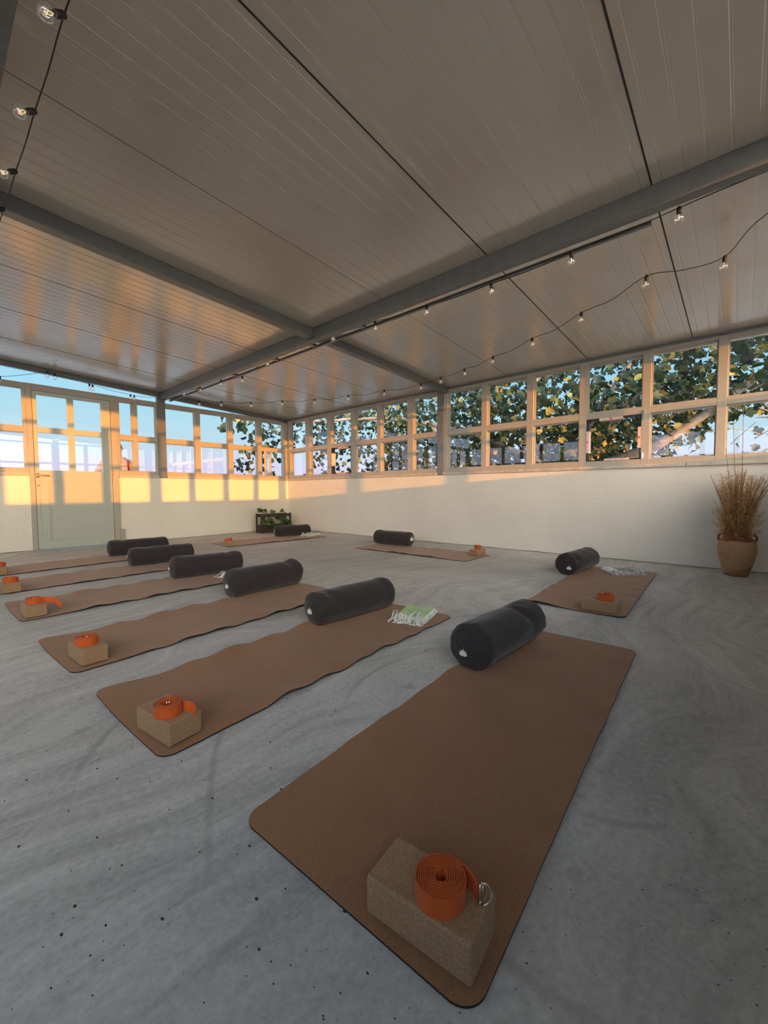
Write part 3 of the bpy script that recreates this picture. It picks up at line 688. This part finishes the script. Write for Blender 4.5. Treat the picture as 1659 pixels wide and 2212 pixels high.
# ------------------------------------------------------------------ towels
def make_towel(x, y, rz, label, mat, LX=.30, LY=.20, layers=5, fr=26, seed=1, z0=.008, edge='x'):
    rnd = random.Random(seed); t = empty('folded_towel', (x, y, z0), rz)
    mb = MB(); NX, NY = 26, 18
    hs = .0095
    for l in range(layers):
        ox, oy = rnd.uniform(-.010, .010), rnd.uniform(-.008, .008); rr = rnd.uniform(-.05, .05)
        sx = LX*(1-.03*l); sy = LY*(1-.02*l)
        g = []
        for i in range(NX+1):
            for j in range(NY+1):
                u = i/NX-.5; v = j/NY-.5
                e = min(1, 5*min(.5-abs(u), .5-abs(v))); 
                z = l*hs*(.45+.55*e**.5) + .004*noise.noise(Vector((u*5+l*3, v*5, seed)))+.006*noise.noise(Vector((u*2+7, v*2, seed)))*l/layers
                z += .016*math.exp(-((v-.32)/.12)**2)*(l/layers)*(1 if u > -.2 else .5)
                X, Y = u*sx+ox+.008*noise.noise(Vector((u*2, v*3, l*1.7))), v*sy+oy
                g.append((X*math.cos(rr)-Y*math.sin(rr), X*math.sin(rr)+Y*math.cos(rr), max(.001, z+.002)))
        n = len(g); gb = [(p[0], p[1], max(0, p[2]-.006)) for p in g]; I = lambda i, j: i*(NY+1)+j
        fs = [(I(i,j), I(i+1,j), I(i+1,j+1), I(i,j+1)) for i in range(NX) for j in range(NY)]
        mi = [1 if (i == 0 or j in (0, NY-1) or (mat is M['toweld'] and l == layers-1 and j > NY*.62)) else 0 for i in range(NX) for j in range(NY)]
        rim = [I(i,0) for i in range(NX)]+[I(NX,j) for j in range(NY)]+[I(i,NY) for i in range(NX, 0, -1)]+[I(0,j) for j in range(NY, 0, -1)]
        sf = [(rim[k], n+rim[k], n+rim[(k+1)%len(rim)], rim[(k+1)%len(rim)]) for k in range(len(rim))]
        o_ = len(mb.v); mb.v += g+gb; allf = fs+[tuple(n+q for q in f[::-1]) for f in fs]+sf; mb.f += [tuple(o_+q for q in f) for f in allf]; mb.m += mi+[0]*len(fs)+[1 if l == layers-1 else 0]*len(sf)
    mb.build('cloth', None, t, True, [mat, M['towelw']])
    fb = MB()
    for k in range(fr):
        v = (k+.5)/fr-.5; y0 = v*LY*1.02; zz = rnd.uniform(.012, layers*hs+.006); ln = rnd.uniform(.035, .075); sd = rnd.uniform(-.025, .025)
        pts = [(-LX/2+.03, y0, zz+.004), (-LX/2-.006, y0+sd*.2, zz+.002), (-LX/2-ln*.4, y0+sd*.7+rnd.uniform(-.006,.006), zz*.45+.004), (-LX/2-ln*.75, y0+sd+rnd.uniform(-.01,.01), .006), (-LX/2-ln, y0+sd*1.5+rnd.uniform(-.01,.01), .004)]
        # smooth
        pp_ = [Vector(p) for p in pts]; sm = []
        for i in range(len(pp_)-1):
            a_, b_, c_, d_ = pp_[max(i-1,0)], pp_[i], pp_[i+1], pp_[min(i+2, len(pp_)-1)]
            for q in range(4):
                u = q/4; sm.append(.5*((2*b_)+(-a_+c_)*u+(2*a_-5*b_+4*c_-d_)*u*u+(-a_+3*b_-3*c_+d_)*u**3))
        sm.append(pp_[-1]); fb.tube(sm, [.0026]*(len(sm)-2)+[.0034,.0016], 6)
    fb.build('fringe', M['towelw'], t, True)
    tag(t, label, 'towel', 'folded fringed towels on the mats'); return t
make_towel(-3.285,-5.965, .30, 'light green fringed towel folded on the mat in the middle of the room', M['towelg'], .27, .22, 5, 34, 3)
make_towel(-.585,-1.53, .25, 'pale green fringed towel on the far corner mat beside its bolster', M['towelg'], .30, .22, 5, 26, 4)
make_towel(-.86,-6.655, .70, 'dark green and white fringed towel on the right-hand mat', M['toweld'], .20, .32, 4, 36, 5)
make_towel(-3.36,-3.87, .25, 'pale fringed towel peeking out between two bolsters on the left side', M['towelg'], .22, .20, 4, 26, 6)

# ------------------------------------------------------------------ terracotta jar with dried stalks
jx, jy = -.29, -7.51
jar = empty('terracotta_jar', (jx, jy, 0)); tag(jar, 'terracotta jar with brown glazed shoulder standing by the right wall', 'jar')
mb = MB(); prof_ = [(.0,.004),(.088,.004),(.093,.010),(.102,.05),(.117,.10),(.133,.16),(.144,.215),(.147,.25),(.145,.285),(.136,.32),(.121,.345),(.107,.358),(.102,.368),(.103,.380),(.109,.390),(.110,.398),(.104,.402),(.094,.398),(.090,.37),(.10,.34),(.115,.30),(.11,.10),(.0,.05)]
mb.lathe(prof_, 56); mb.build('body', M['jar'], jar, True)
for sg in (-1, 1):
    mb = MB(); pts = []
    for q in range(11):
        a = PI*q/10; pts.append((.02*math.sin(a)*0, sg*(.112+.026*math.sin(a)), .318+.036-.036*math.cos(a)))
    mb.tube(pts, [.013,.012,.011,.0105,.010,.010,.010,.0105,.011,.012,.013], 10); mb.build('handle', M['jar'], jar, True)
def stick(tip, r=.004, label=None, jit=.05, kink=.02, z0=.33):
    bx, by = random.uniform(-jit, jit), random.uniform(-jit, jit)
    b0 = Vector((jx+bx, jy+by, z0)); tp = Vector(tip)
    if True:
        # keep inside the mouth at rim height
        pass
    o_ = Vector((0,0,0)); mb = MB(); n = 8; pts = []
    for k in range(n+1):
        u = k/n; p = b0.lerp(tp, u)+Vector((0, kink*math.sin(u*PI)*random.uniform(.6,1), 0))*.5; pts.append(p-b0)
    mb.tube(pts, [r*(1-.45*k/n) for k in range(n+1)], 7); o = mb.build('dried_stick', M['reed'], None, True); o.location = b0
    if label: tag(o, label, 'dried stalk')
    else: tag(o, 'straight brown dried stick of even height standing in the terracotta jar', 'dried stalk', 'brown dried sticks in the jar')
    return o
stick((-.30,-7.300,.945), .0045, 'lone brown dried stick leaning left out of the terracotta jar')
stick((-.29,-7.404,1.21), .003, 'slender pinkish stalk tip left of the tallest stalks in the jar')
stick((-.29,-7.452,1.43), .003, 'second tallest slender stalk rising in front of the window glass')
stick((-.27,-7.520,1.62), .0035, 'tallest slender stalk of the jar, crossing the window glass')
random.seed(21)
for k, (yy, zz) in enumerate([(-7.53,.985),(-7.545,.975),(-7.52,.96),(-7.50,.93),(-7.49,.94),(-7.555,.99),(-7.66,.93),(-7.68,.92),(-7.70,.90),(-7.715,.875),(-7.64,.91),(-7.60,.93),(-7.43,.88),(-7.45,.90),(-7.57,.86),(-7.73,.85)]):
    stick((-.29+random.uniform(-.10,.10), yy, zz), .0055, None, .055, .01)
# fluffy dried grass
gr = MB(); random.seed(5)
def blade(p, d, ln, w, gr):
    d = d.normalized(); s_ = d.cross(Vector((random.uniform(-1,1),random.uniform(-1,1),random.uniform(-1,1)))).normalized()*w
    n_ = d.cross(s_).normalized()*ln*.18
    q = [p-s_*.3, p+s_*.3, p+d*ln*.5+s_+n_, p+d*ln*.5-s_+n_, p+d*ln]
    gr.add(q, [(0,1,2,3),(3,2,4)])
for k in range(260):
    a = random.uniform(0, 2*PI); r0 = random.uniform(0, .07)
    b0 = Vector((r0*math.cos(a), r0*math.sin(a), .34)); sp = random.uniform(.02, .21)
    hgt_ = random.choice([.45,.55,.62,.75,.85]) if k < 190 else random.uniform(.85, 1.0)
    a2 = a+random.uniform(-.5,.5)
    tip = Vector((sp*math.cos(a2)*.8, sp*math.sin(a2), hgt_+random.uniform(-.05,.06)))
    if tip.x > .2: tip.x = .2
    pts = []
    for q in range(6):
        u = q/5; p = b0.lerp(tip, u)+Vector((math.cos(a2), math.sin(a2), 0))*.02*math.sin(u*PI/2)*u; pts.append(p)
    gr.tube(pts, [.0012,.0012,.001,.0009,.0008,.0005], 4)
    for q in range(52):
        u = random.uniform(.2, 1.0); p = b0.lerp(tip, u)
        blade(p+Vector([random.gauss(0,.008) for _ in range(3)]), Vector((random.gauss(0,.6), random.gauss(0,.6), random.uniform(.1,1))), random.uniform(.012,.032), random.uniform(.001,.003), gr)
o = gr.build('dried_grass', M['grass']); o.location = (jx, jy, 0); tag(o, 'golden fluffy dried grass bunch filling the terracotta jar', 'dried grass'); o['kind'] = 'stuff'

# ------------------------------------------------------------------ wooden crate with plant
cr = empty('wooden_crate', (-.60, -.33, 0), -.05); tag(cr, 'dark wooden plant crate with open rail back standing in the far corner', 'crate')
mb = MB()
for k in range(2): mb.box((-.34, -.10, .012+.075*k), (.34, -.085, .08+.075*k))
bevel(mb.build('front_board', M['wood'], cr), .003)
mb = MB()
for k in range(2): mb.box((-.34, .085, .012+.075*k), (.34, .10, .08+.075*k))
bevel(mb.build('rear_board', M['wood'], cr), .003)
for sx in (-1, 1):
    mb = MB(); mb.box((sx*.34, -.085, .012), (sx*.325, .085, .158)); bevel(mb.build('end_board', M['wood'], cr), .003)
for sx in (-1, 1):
    for sy in (-1, 1):
        mb = MB(); mb.box((sx*.345, sy*.075, 0), (sx*.315, sy*.105, .385)); bevel(mb.build('upright', M['wood'], cr), .003)
for sy in (-1, 1):
    mb = MB(); mb.box((-.345, sy*.106, .315), (.345, sy*.092, .375)); bevel(mb.build('top_rail', M['wood'], cr), .003)
mb = MB(); mb.box((-.32, -.08, .02), (.32, .08, .135)); mb.build('soil', M['soil'], cr)

LOBES = []
def leaf_outline(n=5, depth=.45, wide=1.0, seg=22):
    pts = []
    for k in range(seg):
        a = -PI*.93+2*PI*.93*k/(seg-1)
        lob = abs(math.cos(a*n/2/1.0*.93)); r = (1-depth)+depth*lob**.7
        r *= .55+.45*math.cos(a*.5)**1
        pts.append((r*math.sin(a)*wide, r*math.cos(a)))
    return pts
OUT = [leaf_outline(5, .55), leaf_outline(3, .45, .9), leaf_outline(5, .42, 1.05), leaf_outline(1, .0, .75)]
def add_leaf(mb, p, axis, nrm, size, kind, fold=.25, droop=.2):
    axis = axis.normalized(); s_ = axis.cross(nrm).normalized(); nn_ = s_.cross(axis).normalized()
    vs = [p]
    for (u, v) in OUT[kind]:
        h_ = abs(u)*fold-droop*v*v*.4
        vs.append(p+(s_*u+axis*(v+.25)+nn_*h_)*size)
    m_ = len(vs); mb.add(vs, [(0, i, i+1) for i in range(1, m_-1)])
random.seed(9)
pl = empty('crate_plant', (-.60, -.33, .13), -.05); tag(pl, 'leafy dark green plant growing in the corner crate', 'plant')
lf = MB(); stm = MB()
for k in range(64):
    x0 = random.uniform(-.30, .30); y0 = random.uniform(-.06, .05)
    if k < 44: tip = Vector((x0+random.uniform(-.06,.06), -.10+random.uniform(-.06,.03), random.uniform(-.02, .14)))
    elif k < 57: tip = Vector((x0+random.uniform(-.05,.05), random.uniform(-.10,.0), random.uniform(.13, .25)))
    else: tip = Vector((random.choice([-.30,-.22,-.08,.05,.2,.3,.38]), random.uniform(-.06,.0), random.uniform(.26, .36)))
    stm.tube([(x0, y0, 0), (x0*.9+tip.x*.1, y0, tip.z*.5+.03), tuple(tip)], [.003,.0025,.0018], 5)
    add_leaf(lf, tip, Vector((random.uniform(-1,1), random.uniform(-1,.1), random.uniform(-.9,.5))), Vector((random.uniform(-.4,.4), -1, random.uniform(.1,1))), random.uniform(.045,.075), random.choice([0,1,2]))
lf.build('foliage', M['pleaf'], pl, True); stm.build('stem', M['pleaf'], pl, True)

# ------------------------------------------------------------------ string lights
def cr_spline(pts, n=6):
    pts = [Vector(p) for p in pts]; out_ = []
    for i in range(len(pts)-1):
        a_, b_, c_, d_ = pts[max(i-1,0)], pts[i], pts[i+1], pts[min(i+2, len(pts)-1)]
        for q in range(n):
            u = q/n; out_.append(.5*((2*b_)+(-a_+c_)*u+(2*a_-5*b_+4*c_-d_)*u*u+(-a_+3*b_-3*c_+d_)*u**3))
    out_.append(pts[-1]); return out_
def bulb_mesh():
    mb = MB(); R = .027; pr_ = [(.0115, 0), (.0118, -.006)]
    for k in range(1, 15):
        a = .45+(PI-.45)*k/14; pr_.append((max(.0003, R*math.sin(a)), -.030+R*math.cos(a)))
    mb.lathe(pr_, 20); return mb
def string_lights(sockets, extra_start, extra_end, label, sag=.03, dirs=None, r=.0028):
    base = Vector(sockets[0]); t = empty('string_lights', base); tag(t, label, 'string lights', 'festoon bulb strings under the roof')
    path = [Vector(p) for p in extra_start]
    for i, s in enumerate(sockets):
        s = Vector(s); path.append(s)
        if i < len(sockets)-1:
            nx = Vector(sockets[i+1]); mid = (s+nx)/2; mid.z -= sag*(nx-s).length; path.append(mid)
    path += [Vector(p) for p in extra_end]
    path = [Vector((p.x, p.y, min(p.z, zc(p.x)-.012))) for p in path]
    mb = MB(); mb.tube([p-base for p in cr_spline(path)], r, 7); mb.build('cable', M['plug'], t, True)
    bm_, sm_, fm_ = None, None, None
    for i, s in enumerate(sockets):
        d = Vector((dirs[i] if isinstance(dirs, list) else dirs) if dirs else (random.uniform(-.15,.15), random.uniform(-.15,.15), -1)).normalized()
        rot = Vector((0,0,-1)).rotation_difference(d).to_euler()
        if not BM:
            mb = MB(); mb.lathe([(.0005,.006),(.008,.006),(.012,-.002),(.0125,-.030),(.0105,-.034),(.0005,-.034)], 14); BM.append(mb.build('socket', M['plug'], None, True).data)
            BM.append(bulb_mesh().build('bulb', M['bulbglass'], None, True).data)
            mb = MB(); pts = [(0,0,-.004),(-.006,0,-.018),(.004,.003,-.030),(-.004,-.003,-.034),(.006,0,-.020),(0,0,-.004)]
            mb.tube(cr_spline(pts, 4), .0007, 5); BM.append(mb.build('filament', M['filament'], None, True).data)
            for nme in ('socket','bulb','filament'):
                bpy.data.objects.remove(bpy.data.objects[nme])
        so = link(bpy.data.objects.new('socket', BM[0]), t); so.location = Vector(s)-base; so.rotation_euler = rot
        if Vector(s).z > zc(s[0])-.012: so.location.z = zc(s[0])-.012-base.z
        bo = link(bpy.data.objects.new('bulb', BM[1]), t); bo.location = so.location+d*.032; bo.rotation_euler = rot
        fo = link(bpy.data.objects.new('filament', BM[2]), bo)
    return t
BM = []
X5 = -2.50
s1 = [(-7.218,2.393),(-6.648,2.367),(-6.079,2.355),(-5.494,2.371),(-4.904,2.399),(-4.323,2.441),(-3.73,2.471),(-3.114,2.438),(-2.53,2.341),(-1.951,2.398),(-1.314,2.420),(-.734,2.453),(-.12,2.47)]
s1 = [(X5 if 2.385 > z or True else X5, y, min(z, 2.384) if False else z) for y, z in s1]
string_lights([(X5, y, z) for _, y, z in s1], [(X5,-8.1,2.40),(X5,-7.58,2.41)], [(X5,-.03,2.46)], 'string lights hanging along the long steel roof beam', .02)
s2 = [(-1.782,-7.40),(-1.842,-6.967),(-1.505,-6.433),(-1.202,-5.879),(-.952,-5.33),(-.752,-4.839),(-.635,-4.407),(-.624,-4.062),(-.628,-3.379),(-.762,-2.733),(-.96,-2.131),(-1.243,-1.619),(-1.546,-1.131),(-1.911,-.814),(-2.20,-.60)]
z2 = [2.36-.0]*len(s2); z2[7] = 2.33
string_lights([(x, y, 2.36) if i != 7 else (x, y, 2.335) for i, (x, y) in enumerate(s2)], [(-2.35,-8.10,2.42),(-2.122,-7.596,2.385)], [(-2.38,-.50,2.40)], 'string lights bowing out toward the right-hand windows', .05)
s3 = [(-4.955,-6.35,2.50),(-4.975,-5.70,2.48),(-4.975,-5.155,2.48),(-4.978,-4.65,2.48),(-4.984,-4.24,2.47),(-5.0,-3.4,2.45)]
string_lights(s3, [(-4.95,-7.4,2.5)], [(-4.99,-2.4,2.46),(-5.02,-.9,2.50),(-5.05,-.05,2.52)], 'string lights at the top left beside the left roof beam', .02, dirs=[(-.8,0,-.55)]*6)
s4 = [(-4.60,-.05,2.372),(-4.10,-.05,2.545),(-4.02,-.05,2.53),(-3.607,-.05,2.465),(-3.565,-.05,2.458),(-3.056,-.05,2.400),(-3.0,-.05,2.395)]
string_lights(s4, [(-5.06,-.05,2.45),(-4.8,-.05,2.36)], [(-2.8,-.05,2.40),(-2.67,-.05,2.42)], 'string lights drooping along the top of the glazed door', .02)

# ------------------------------------------------------------------ fig tree outside
tree = empty('fig_tree', (2.6, -5.6, -.11)); tag(tree, 'large fig tree with broad leaves outside the right-hand windows', 'tree')
TB = Vector(tree.location)
tk = MB()
def limb(pts, r0, r1, mb=tk, n=9):
    sp = cr_spline([Vector(p)-TB for p in pts], 6); m_ = len(sp)
    sp = [p+Vector([noise.noise(p*3+Vector((k*7.,0,0)))*.03 for k in range(3)]) for p in sp]
    mb.tube(sp, [r0+(r1-r0)*i/(m_-1) for i in range(m_)], n)
limb([(2.9,-5.0,-.13),(2.8,-5.1,.6),(2.6,-5.4,1.05),(2.4,-5.9,1.30),(2.2,-6.45,1.45),(2.2,-6.8,1.70),(2.25,-7.2,2.0),(2.4,-7.9,2.6)], .13, .045)
limb([(2.6,-5.4,1.05),(2.5,-5.6,1.5),(2.4,-6.0,2.1),(2.3,-6.5,2.7),(2.4,-7.2,3.3)], .085, .03)
limb([(2.8,-5.1,.8),(2.7,-4.6,1.5),(2.5,-4.0,2.2),(2.2,-3.2,2.9),(1.9,-2.2,3.2)], .09, .03)
limb([(2.7,-4.8,1.2),(2.2,-4.0,1.7),(1.8,-3.0,2.1),(1.6,-1.8,2.4),(1.2,-.4,2.5),(.6,.8,2.45),(.1,1.4,2.2)], .06, .015)
limb([(2.5,-5.6,1.6),(1.9,-6.0,2.0),(1.4,-6.6,2.3)], .04, .012)
limb([(2.9,-5.0,1.0),(3.4,-5.2,2.0),(3.8,-5.8,3.2),(4.0,-6.6,4.0)], .09, .03)
random.seed(31)
for k in range(26):
    a = Vector((random.uniform(1.4,3.2), random.uniform(-8.2,-6.2), random.uniform(1.35,2.2))); d = Vector((random.uniform(-.3,.3), random.uniform(-.6,.3), random.uniform(-.15,.35)))
    limb([a, a+d*.5+Vector((0,0,.03)), a+d], .009, .004, n=5)
tk.build('trunk', M['bark'], tree, True)
fl = MB(); random.seed(77)
def leaf_at(p, sz=None):
    ax = Vector((random.gauss(0,.6), random.gauss(0,.6)-.15, random.uniform(-1.1,.2))); nr = Vector((random.gauss(-.3,.6), random.gauss(-.5,.6), random.uniform(0,1)))
    if ax.length < .1: ax = Vector((0,0,-1))
    add_leaf(fl, Vector(p)-TB, ax, nr, sz or random.uniform(.045,.09), random.choice([0,0,1,2,2,3]), random.uniform(.1,.4), random.uniform(0,.6))
def crown_ok(p):
    x, y, z = p
    cd = math.hypot(x+5.38, y+7.53); f = 5.38/(x+5.38) if x > .3 else 1
    # lower limit of foliage (hanging skirt) rises toward the near end of the tree
    low = 1.25
    if y < -5.9: low = 1.25+(-5.9-y)*.55
    if y < -7.6: low = 2.15
    low += .25*noise.noise(Vector((y*1.8, x*1.3, 3)))
    return z > low
cnt = 0
while cnt < 12500:
    x = random.uniform(1.1, 4.9); y = random.uniform(-9.6, .8); z = random.uniform(1.0, 4.2)
    g = noise.noise(Vector((x*.9, y*.9, z*.9)))
    if g < -.22: continue
    if z > 3.9-.25*abs(x-2.2)**1.5+.6*noise.noise(Vector((x, y, 9))): continue
    if x < 1.0 and z < 2.0 and random.random() < .5: continue
    if not crown_ok((x, y, z)): continue
    if y > -3.2 and random.random() < .45: continue
    leaf_at((x, y, z)); cnt += 1
# spray of leaves past the far corner
for k in range(200):
    u = random.random(); c = Vector((1.2,-.4,2.4)).lerp(Vector((-.1,1.5,2.15)), u)
    leaf_at(c+Vector((random.gauss(0,.25), random.gauss(0,.2), random.gauss(-.1,.30))), random.uniform(.06,.12))
for k in range(60):
    leaf_at((random.uniform(-.2,.5), random.uniform(1.0,1.9), random.uniform(1.15,1.9)), random.uniform(.06,.11))
for k in range(22):
    leaf_at((random.uniform(-.75,-.25), random.uniform(1.2,1.6), random.uniform(2.15,2.65)), random.uniform(.08,.13))
for k in range(14):
    leaf_at((random.uniform(-.55,-.2), random.uniform(1.2,1.6), random.uniform(1.35,1.6)), random.uniform(.06,.09))
# sparse leaves on the low twigs of the near side
for k in range(70):
    leaf_at((random.uniform(1.6,3.0), random.uniform(-7.9,-6.1), random.uniform(1.3,2.1)), random.uniform(.05,.09))
fl.build('foliage', M['fleaf'], tree, True)

# ------------------------------------------------------------------ person standing outside behind the glass
def skin_body(name, nodes, edges, mat, parent, root=0, sub=2):
    me = bpy.data.meshes.new(name); me.from_pydata([n[0] for n in nodes], edges, []); o = link(bpy.data.objects.new(name, me), parent); me.materials.append(mat)
    sk = o.modifiers.new('skin', 'SKIN'); sk.use_smooth_shade = True; sk.branch_smoothing = .6
    for i, n in enumerate(nodes): me.skin_vertices[0].data[i].radius = n[1] if isinstance(n[1], tuple) else (n[1], n[1]); me.skin_vertices[0].data[i].use_root = (i == root)
    sb = o.modifiers.new('sub', 'SUBSURF'); sb.levels = sub; sb.render_levels = sub; return o
pe = empty('person', (-3.125, .64, -.11), .12); pe.location.x += .045; pe.scale = (1.16, 1.1, 1.07); tag(pe, 'person standing outside behind the window right of the glazed door, arms slightly out', 'person')
nd = [((0,0,.93),(.15,.10)), ((0,.0,1.08),(.135,.09)), ((0,.0,1.25),(.155,.10)), ((0,.01,1.38),(.13,.08)), ((0,.01,1.46),(.052,.052)), ((0,-.01,1.55),(.060,.066)), ((0,-.01,1.62),(.072,.088)), ((0,0,1.665),(.045,.055)),
 ((.155,.01,1.385),(.058,.055)), ((.255,.03,1.20),(.046,.044)), ((.30,.0,1.08),(.038,.036)), ((.275,-.08,.96),(.032,.030)), ((.25,-.14,.885),(.026,.022)), ((.235,-.16,.83),(.034,.018)),
 ((-.155,.01,1.385),(.058,.055)), ((-.255,.03,1.20),(.046,.044)), ((-.30,.0,1.08),(.038,.036)), ((-.275,-.08,.96),(.032,.030)), ((-.25,-.14,.885),(.026,.022)), ((-.235,-.16,.83),(.034,.018)),
 ((.095,0,.84),(.088,.09)), ((.10,-.01,.50),(.058,.06)), ((.10,.02,.30),(.052,.055)), ((.10,.03,.09),(.036,.04)), ((.105,-.09,.035),(.042,.028)), ((.11,-.16,.025),(.036,.02)),
 ((-.095,0,.84),(.088,.09)), ((-.10,-.01,.50),(.058,.06)), ((-.10,.02,.30),(.052,.055)), ((-.10,.03,.09),(.036,.04)), ((-.105,-.09,.035),(.042,.028)), ((-.11,-.16,.025),(.036,.02))]
ed = [(0,1),(1,2),(2,3),(3,4),(4,5),(5,6),(6,7),(3,8),(8,9),(9,10),(10,11),(11,12),(12,13),(3,14),(14,15),(15,16),(16,17),(17,18),(18,19),(0,20),(20,21),(21,22),(22,23),(23,24),(24,25),(0,26),(26,27),(27,28),(28,29),(29,30),(30,31)]
for sg, base in ((1, 13), (-1, 19)):
    for k in range(4):
        b0 = len(nd); x0 = sg*(.235+(-.024+.016*k)); ln = (.030,.034,.032,.026)[k]
        nd += [((x0, -.175, .80), .0085), ((x0-sg*.004, -.18, .80-ln), .0078), ((x0-sg*.012, -.17, .80-ln*1.9), .0066)]
        ed += [(base, b0), (b0, b0+1), (b0+1, b0+2)]
    b0 = len(nd); nd += [((sg*.20, -.17, .845), .010), ((sg*.188, -.185, .815), .0085)]; ed += [(base, b0), (b0, b0+1)]
skin_body('body', nd, ed, M['skin'], pe)
# facial features
mb = MB(); mb.tube([(0,-.092,1.585),(0,-.112,1.56),(0,-.098,1.548)], [.007,.012,.007], 8)
for sg in (-1, 1): mb.tube([(sg*.073,0,1.60),(sg*.083,.008,1.59),(sg*.076,.004,1.555)], [.006,.011,.005], 8)
mb.build('nose_and_ears', M['skin'], pe, True)
mb = MB()
for sg in (-1, 1): mb.tube([(sg*.018,-.086,1.60),(sg*.038,-.080,1.60)], [.006,.005], 8)
mb.build('eyes', M['piping'], pe, True)
mb = MB(); mb.tube([(-.022,-.089,1.525),(0,-.095,1.523),(.022,-.089,1.525)], [.003,.005,.003], 8); mb.build('mouth', M['strapred'], pe, True)
skin_body('sleeveless_top', [((0,0,.90),(.165,.115)), ((0,0,1.08),(.148,.103)), ((0,0,1.25),(.168,.113)), ((0,.01,1.37),(.138,.090))], [(0,1),(1,2),(2,3)], M['shirt'], pe)
skin_body('trousers', [((0,0,.92),(.165,.118)), ((.098,0,.82),(.10,.105)), ((.10,-.01,.50),(.074,.078)), ((.10,.02,.14),(.062,.066)), ((-.098,0,.82),(.10,.105)), ((-.10,-.01,.50),(.074,.078)), ((-.10,.02,.14),(.062,.066))], [(0,1),(1,2),(2,3),(0,4),(4,5),(5,6)], M['pants'], pe)
for sg in (-1, 1):
    mb = MB(); mb.tube([(sg*.09,-.115,1.10),(sg*.095,-.13,1.25),(sg*.10,-.10,1.38),(sg*.10,.0,1.44),(sg*.095,.10,1.36)], [.014]*5, 8); mb.build('shoulder_strap', M['strapred'], pe, True)

# ------------------------------------------------------------------ sun, sky, camera
TAN = (.296, 1.0, -.0622)
sd = Vector(TAN).normalized()
sl_ = bpy.data.lights.new('sun', 'SUN'); sl_.energy = 5.6; sl_.color = (1.0, .345, .0); sl_.angle = math.radians(.45)
so = bpy.data.objects.new('sun', sl_); so.rotation_euler = Vector((0,0,-1)).rotation_difference(sd).to_euler(); COL.objects.link(so)

wd = bpy.data.worlds.new('evening sky'); S.world = wd; wd.use_nodes = True; nt = wd.node_tree
for n in list(nt.nodes): nt.nodes.remove(n)
out = nt.nodes.new('ShaderNodeOutputWorld'); bg = nt.nodes.new('ShaderNodeBackground'); L(nt, bg.outputs[0], out.inputs[0])
tc = nt.nodes.new('ShaderNodeTexCoord'); sp = nt.nodes.new('ShaderNodeSeparateXYZ'); L(nt, tc.outputs['Generated'], sp.inputs[0])
east = ramp(nt, mth(nt, 'MAXIMUM', sp.outputs['Z'], 0.0), [(0, (.66,.60,.80)), (.05, (.68,.66,.86)), (.10, (.56,.74,.86)), (.16, (.44,.74,.87)), (.25, (.32,.66,.88)), (.45, (.22,.50,.80)), (1, (.12,.30,.58))])
west = ramp(nt, mth(nt, 'MAXIMUM', sp.outputs['Z'], 0.0), [(0, (.62,.60,.78)), (.10, (.56,.62,.84)), (.3, (.50,.64,.84)), (1, (.20,.36,.58))])
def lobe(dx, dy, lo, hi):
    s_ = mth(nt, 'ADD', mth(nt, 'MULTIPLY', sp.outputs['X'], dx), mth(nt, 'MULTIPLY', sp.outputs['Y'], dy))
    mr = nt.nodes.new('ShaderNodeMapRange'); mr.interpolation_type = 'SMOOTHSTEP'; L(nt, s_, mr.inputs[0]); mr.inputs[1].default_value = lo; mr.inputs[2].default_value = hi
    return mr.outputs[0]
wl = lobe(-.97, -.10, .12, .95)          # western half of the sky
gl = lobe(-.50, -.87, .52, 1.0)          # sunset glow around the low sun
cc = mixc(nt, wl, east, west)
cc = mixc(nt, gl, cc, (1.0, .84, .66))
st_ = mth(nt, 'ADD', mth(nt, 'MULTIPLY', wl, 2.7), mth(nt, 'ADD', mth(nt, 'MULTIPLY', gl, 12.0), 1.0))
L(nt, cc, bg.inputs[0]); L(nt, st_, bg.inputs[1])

cam = bpy.data.cameras.new('camera'); co = bpy.data.objects.new('camera', cam); COL.objects.link(co)
yaw, pit, rol = .8510, .0499, -.0054
f = Vector((math.sin(yaw)*math.cos(pit), math.cos(yaw)*math.cos(pit), -math.sin(pit))); r = Vector((math.cos(yaw), -math.sin(yaw), 0)); u = r.cross(f)
c_, s_ = math.cos(rol), math.sin(rol); r2 = r*c_+u*s_; u2 = -r*s_+u*c_
mt = Matrix((r2, u2, -f)).transposed().to_4x4(); mt.translation = (-5.3782, -7.5268, .8109); co.matrix_world = mt
cam.sensor_fit = 'HORIZONTAL'; cam.sensor_width = 36; cam.lens = 36*879.77/1659; cam.clip_start = .02
S.camera = co
S.view_settings.view_transform = 'Standard'; S.view_settings.look = 'None'; S.view_settings.gamma = 1; S.view_settings.exposure = .08
S.cycles.transparent_max_bounces = 24; S.cycles.max_bounces = 10; S.cycles.diffuse_bounces = 6
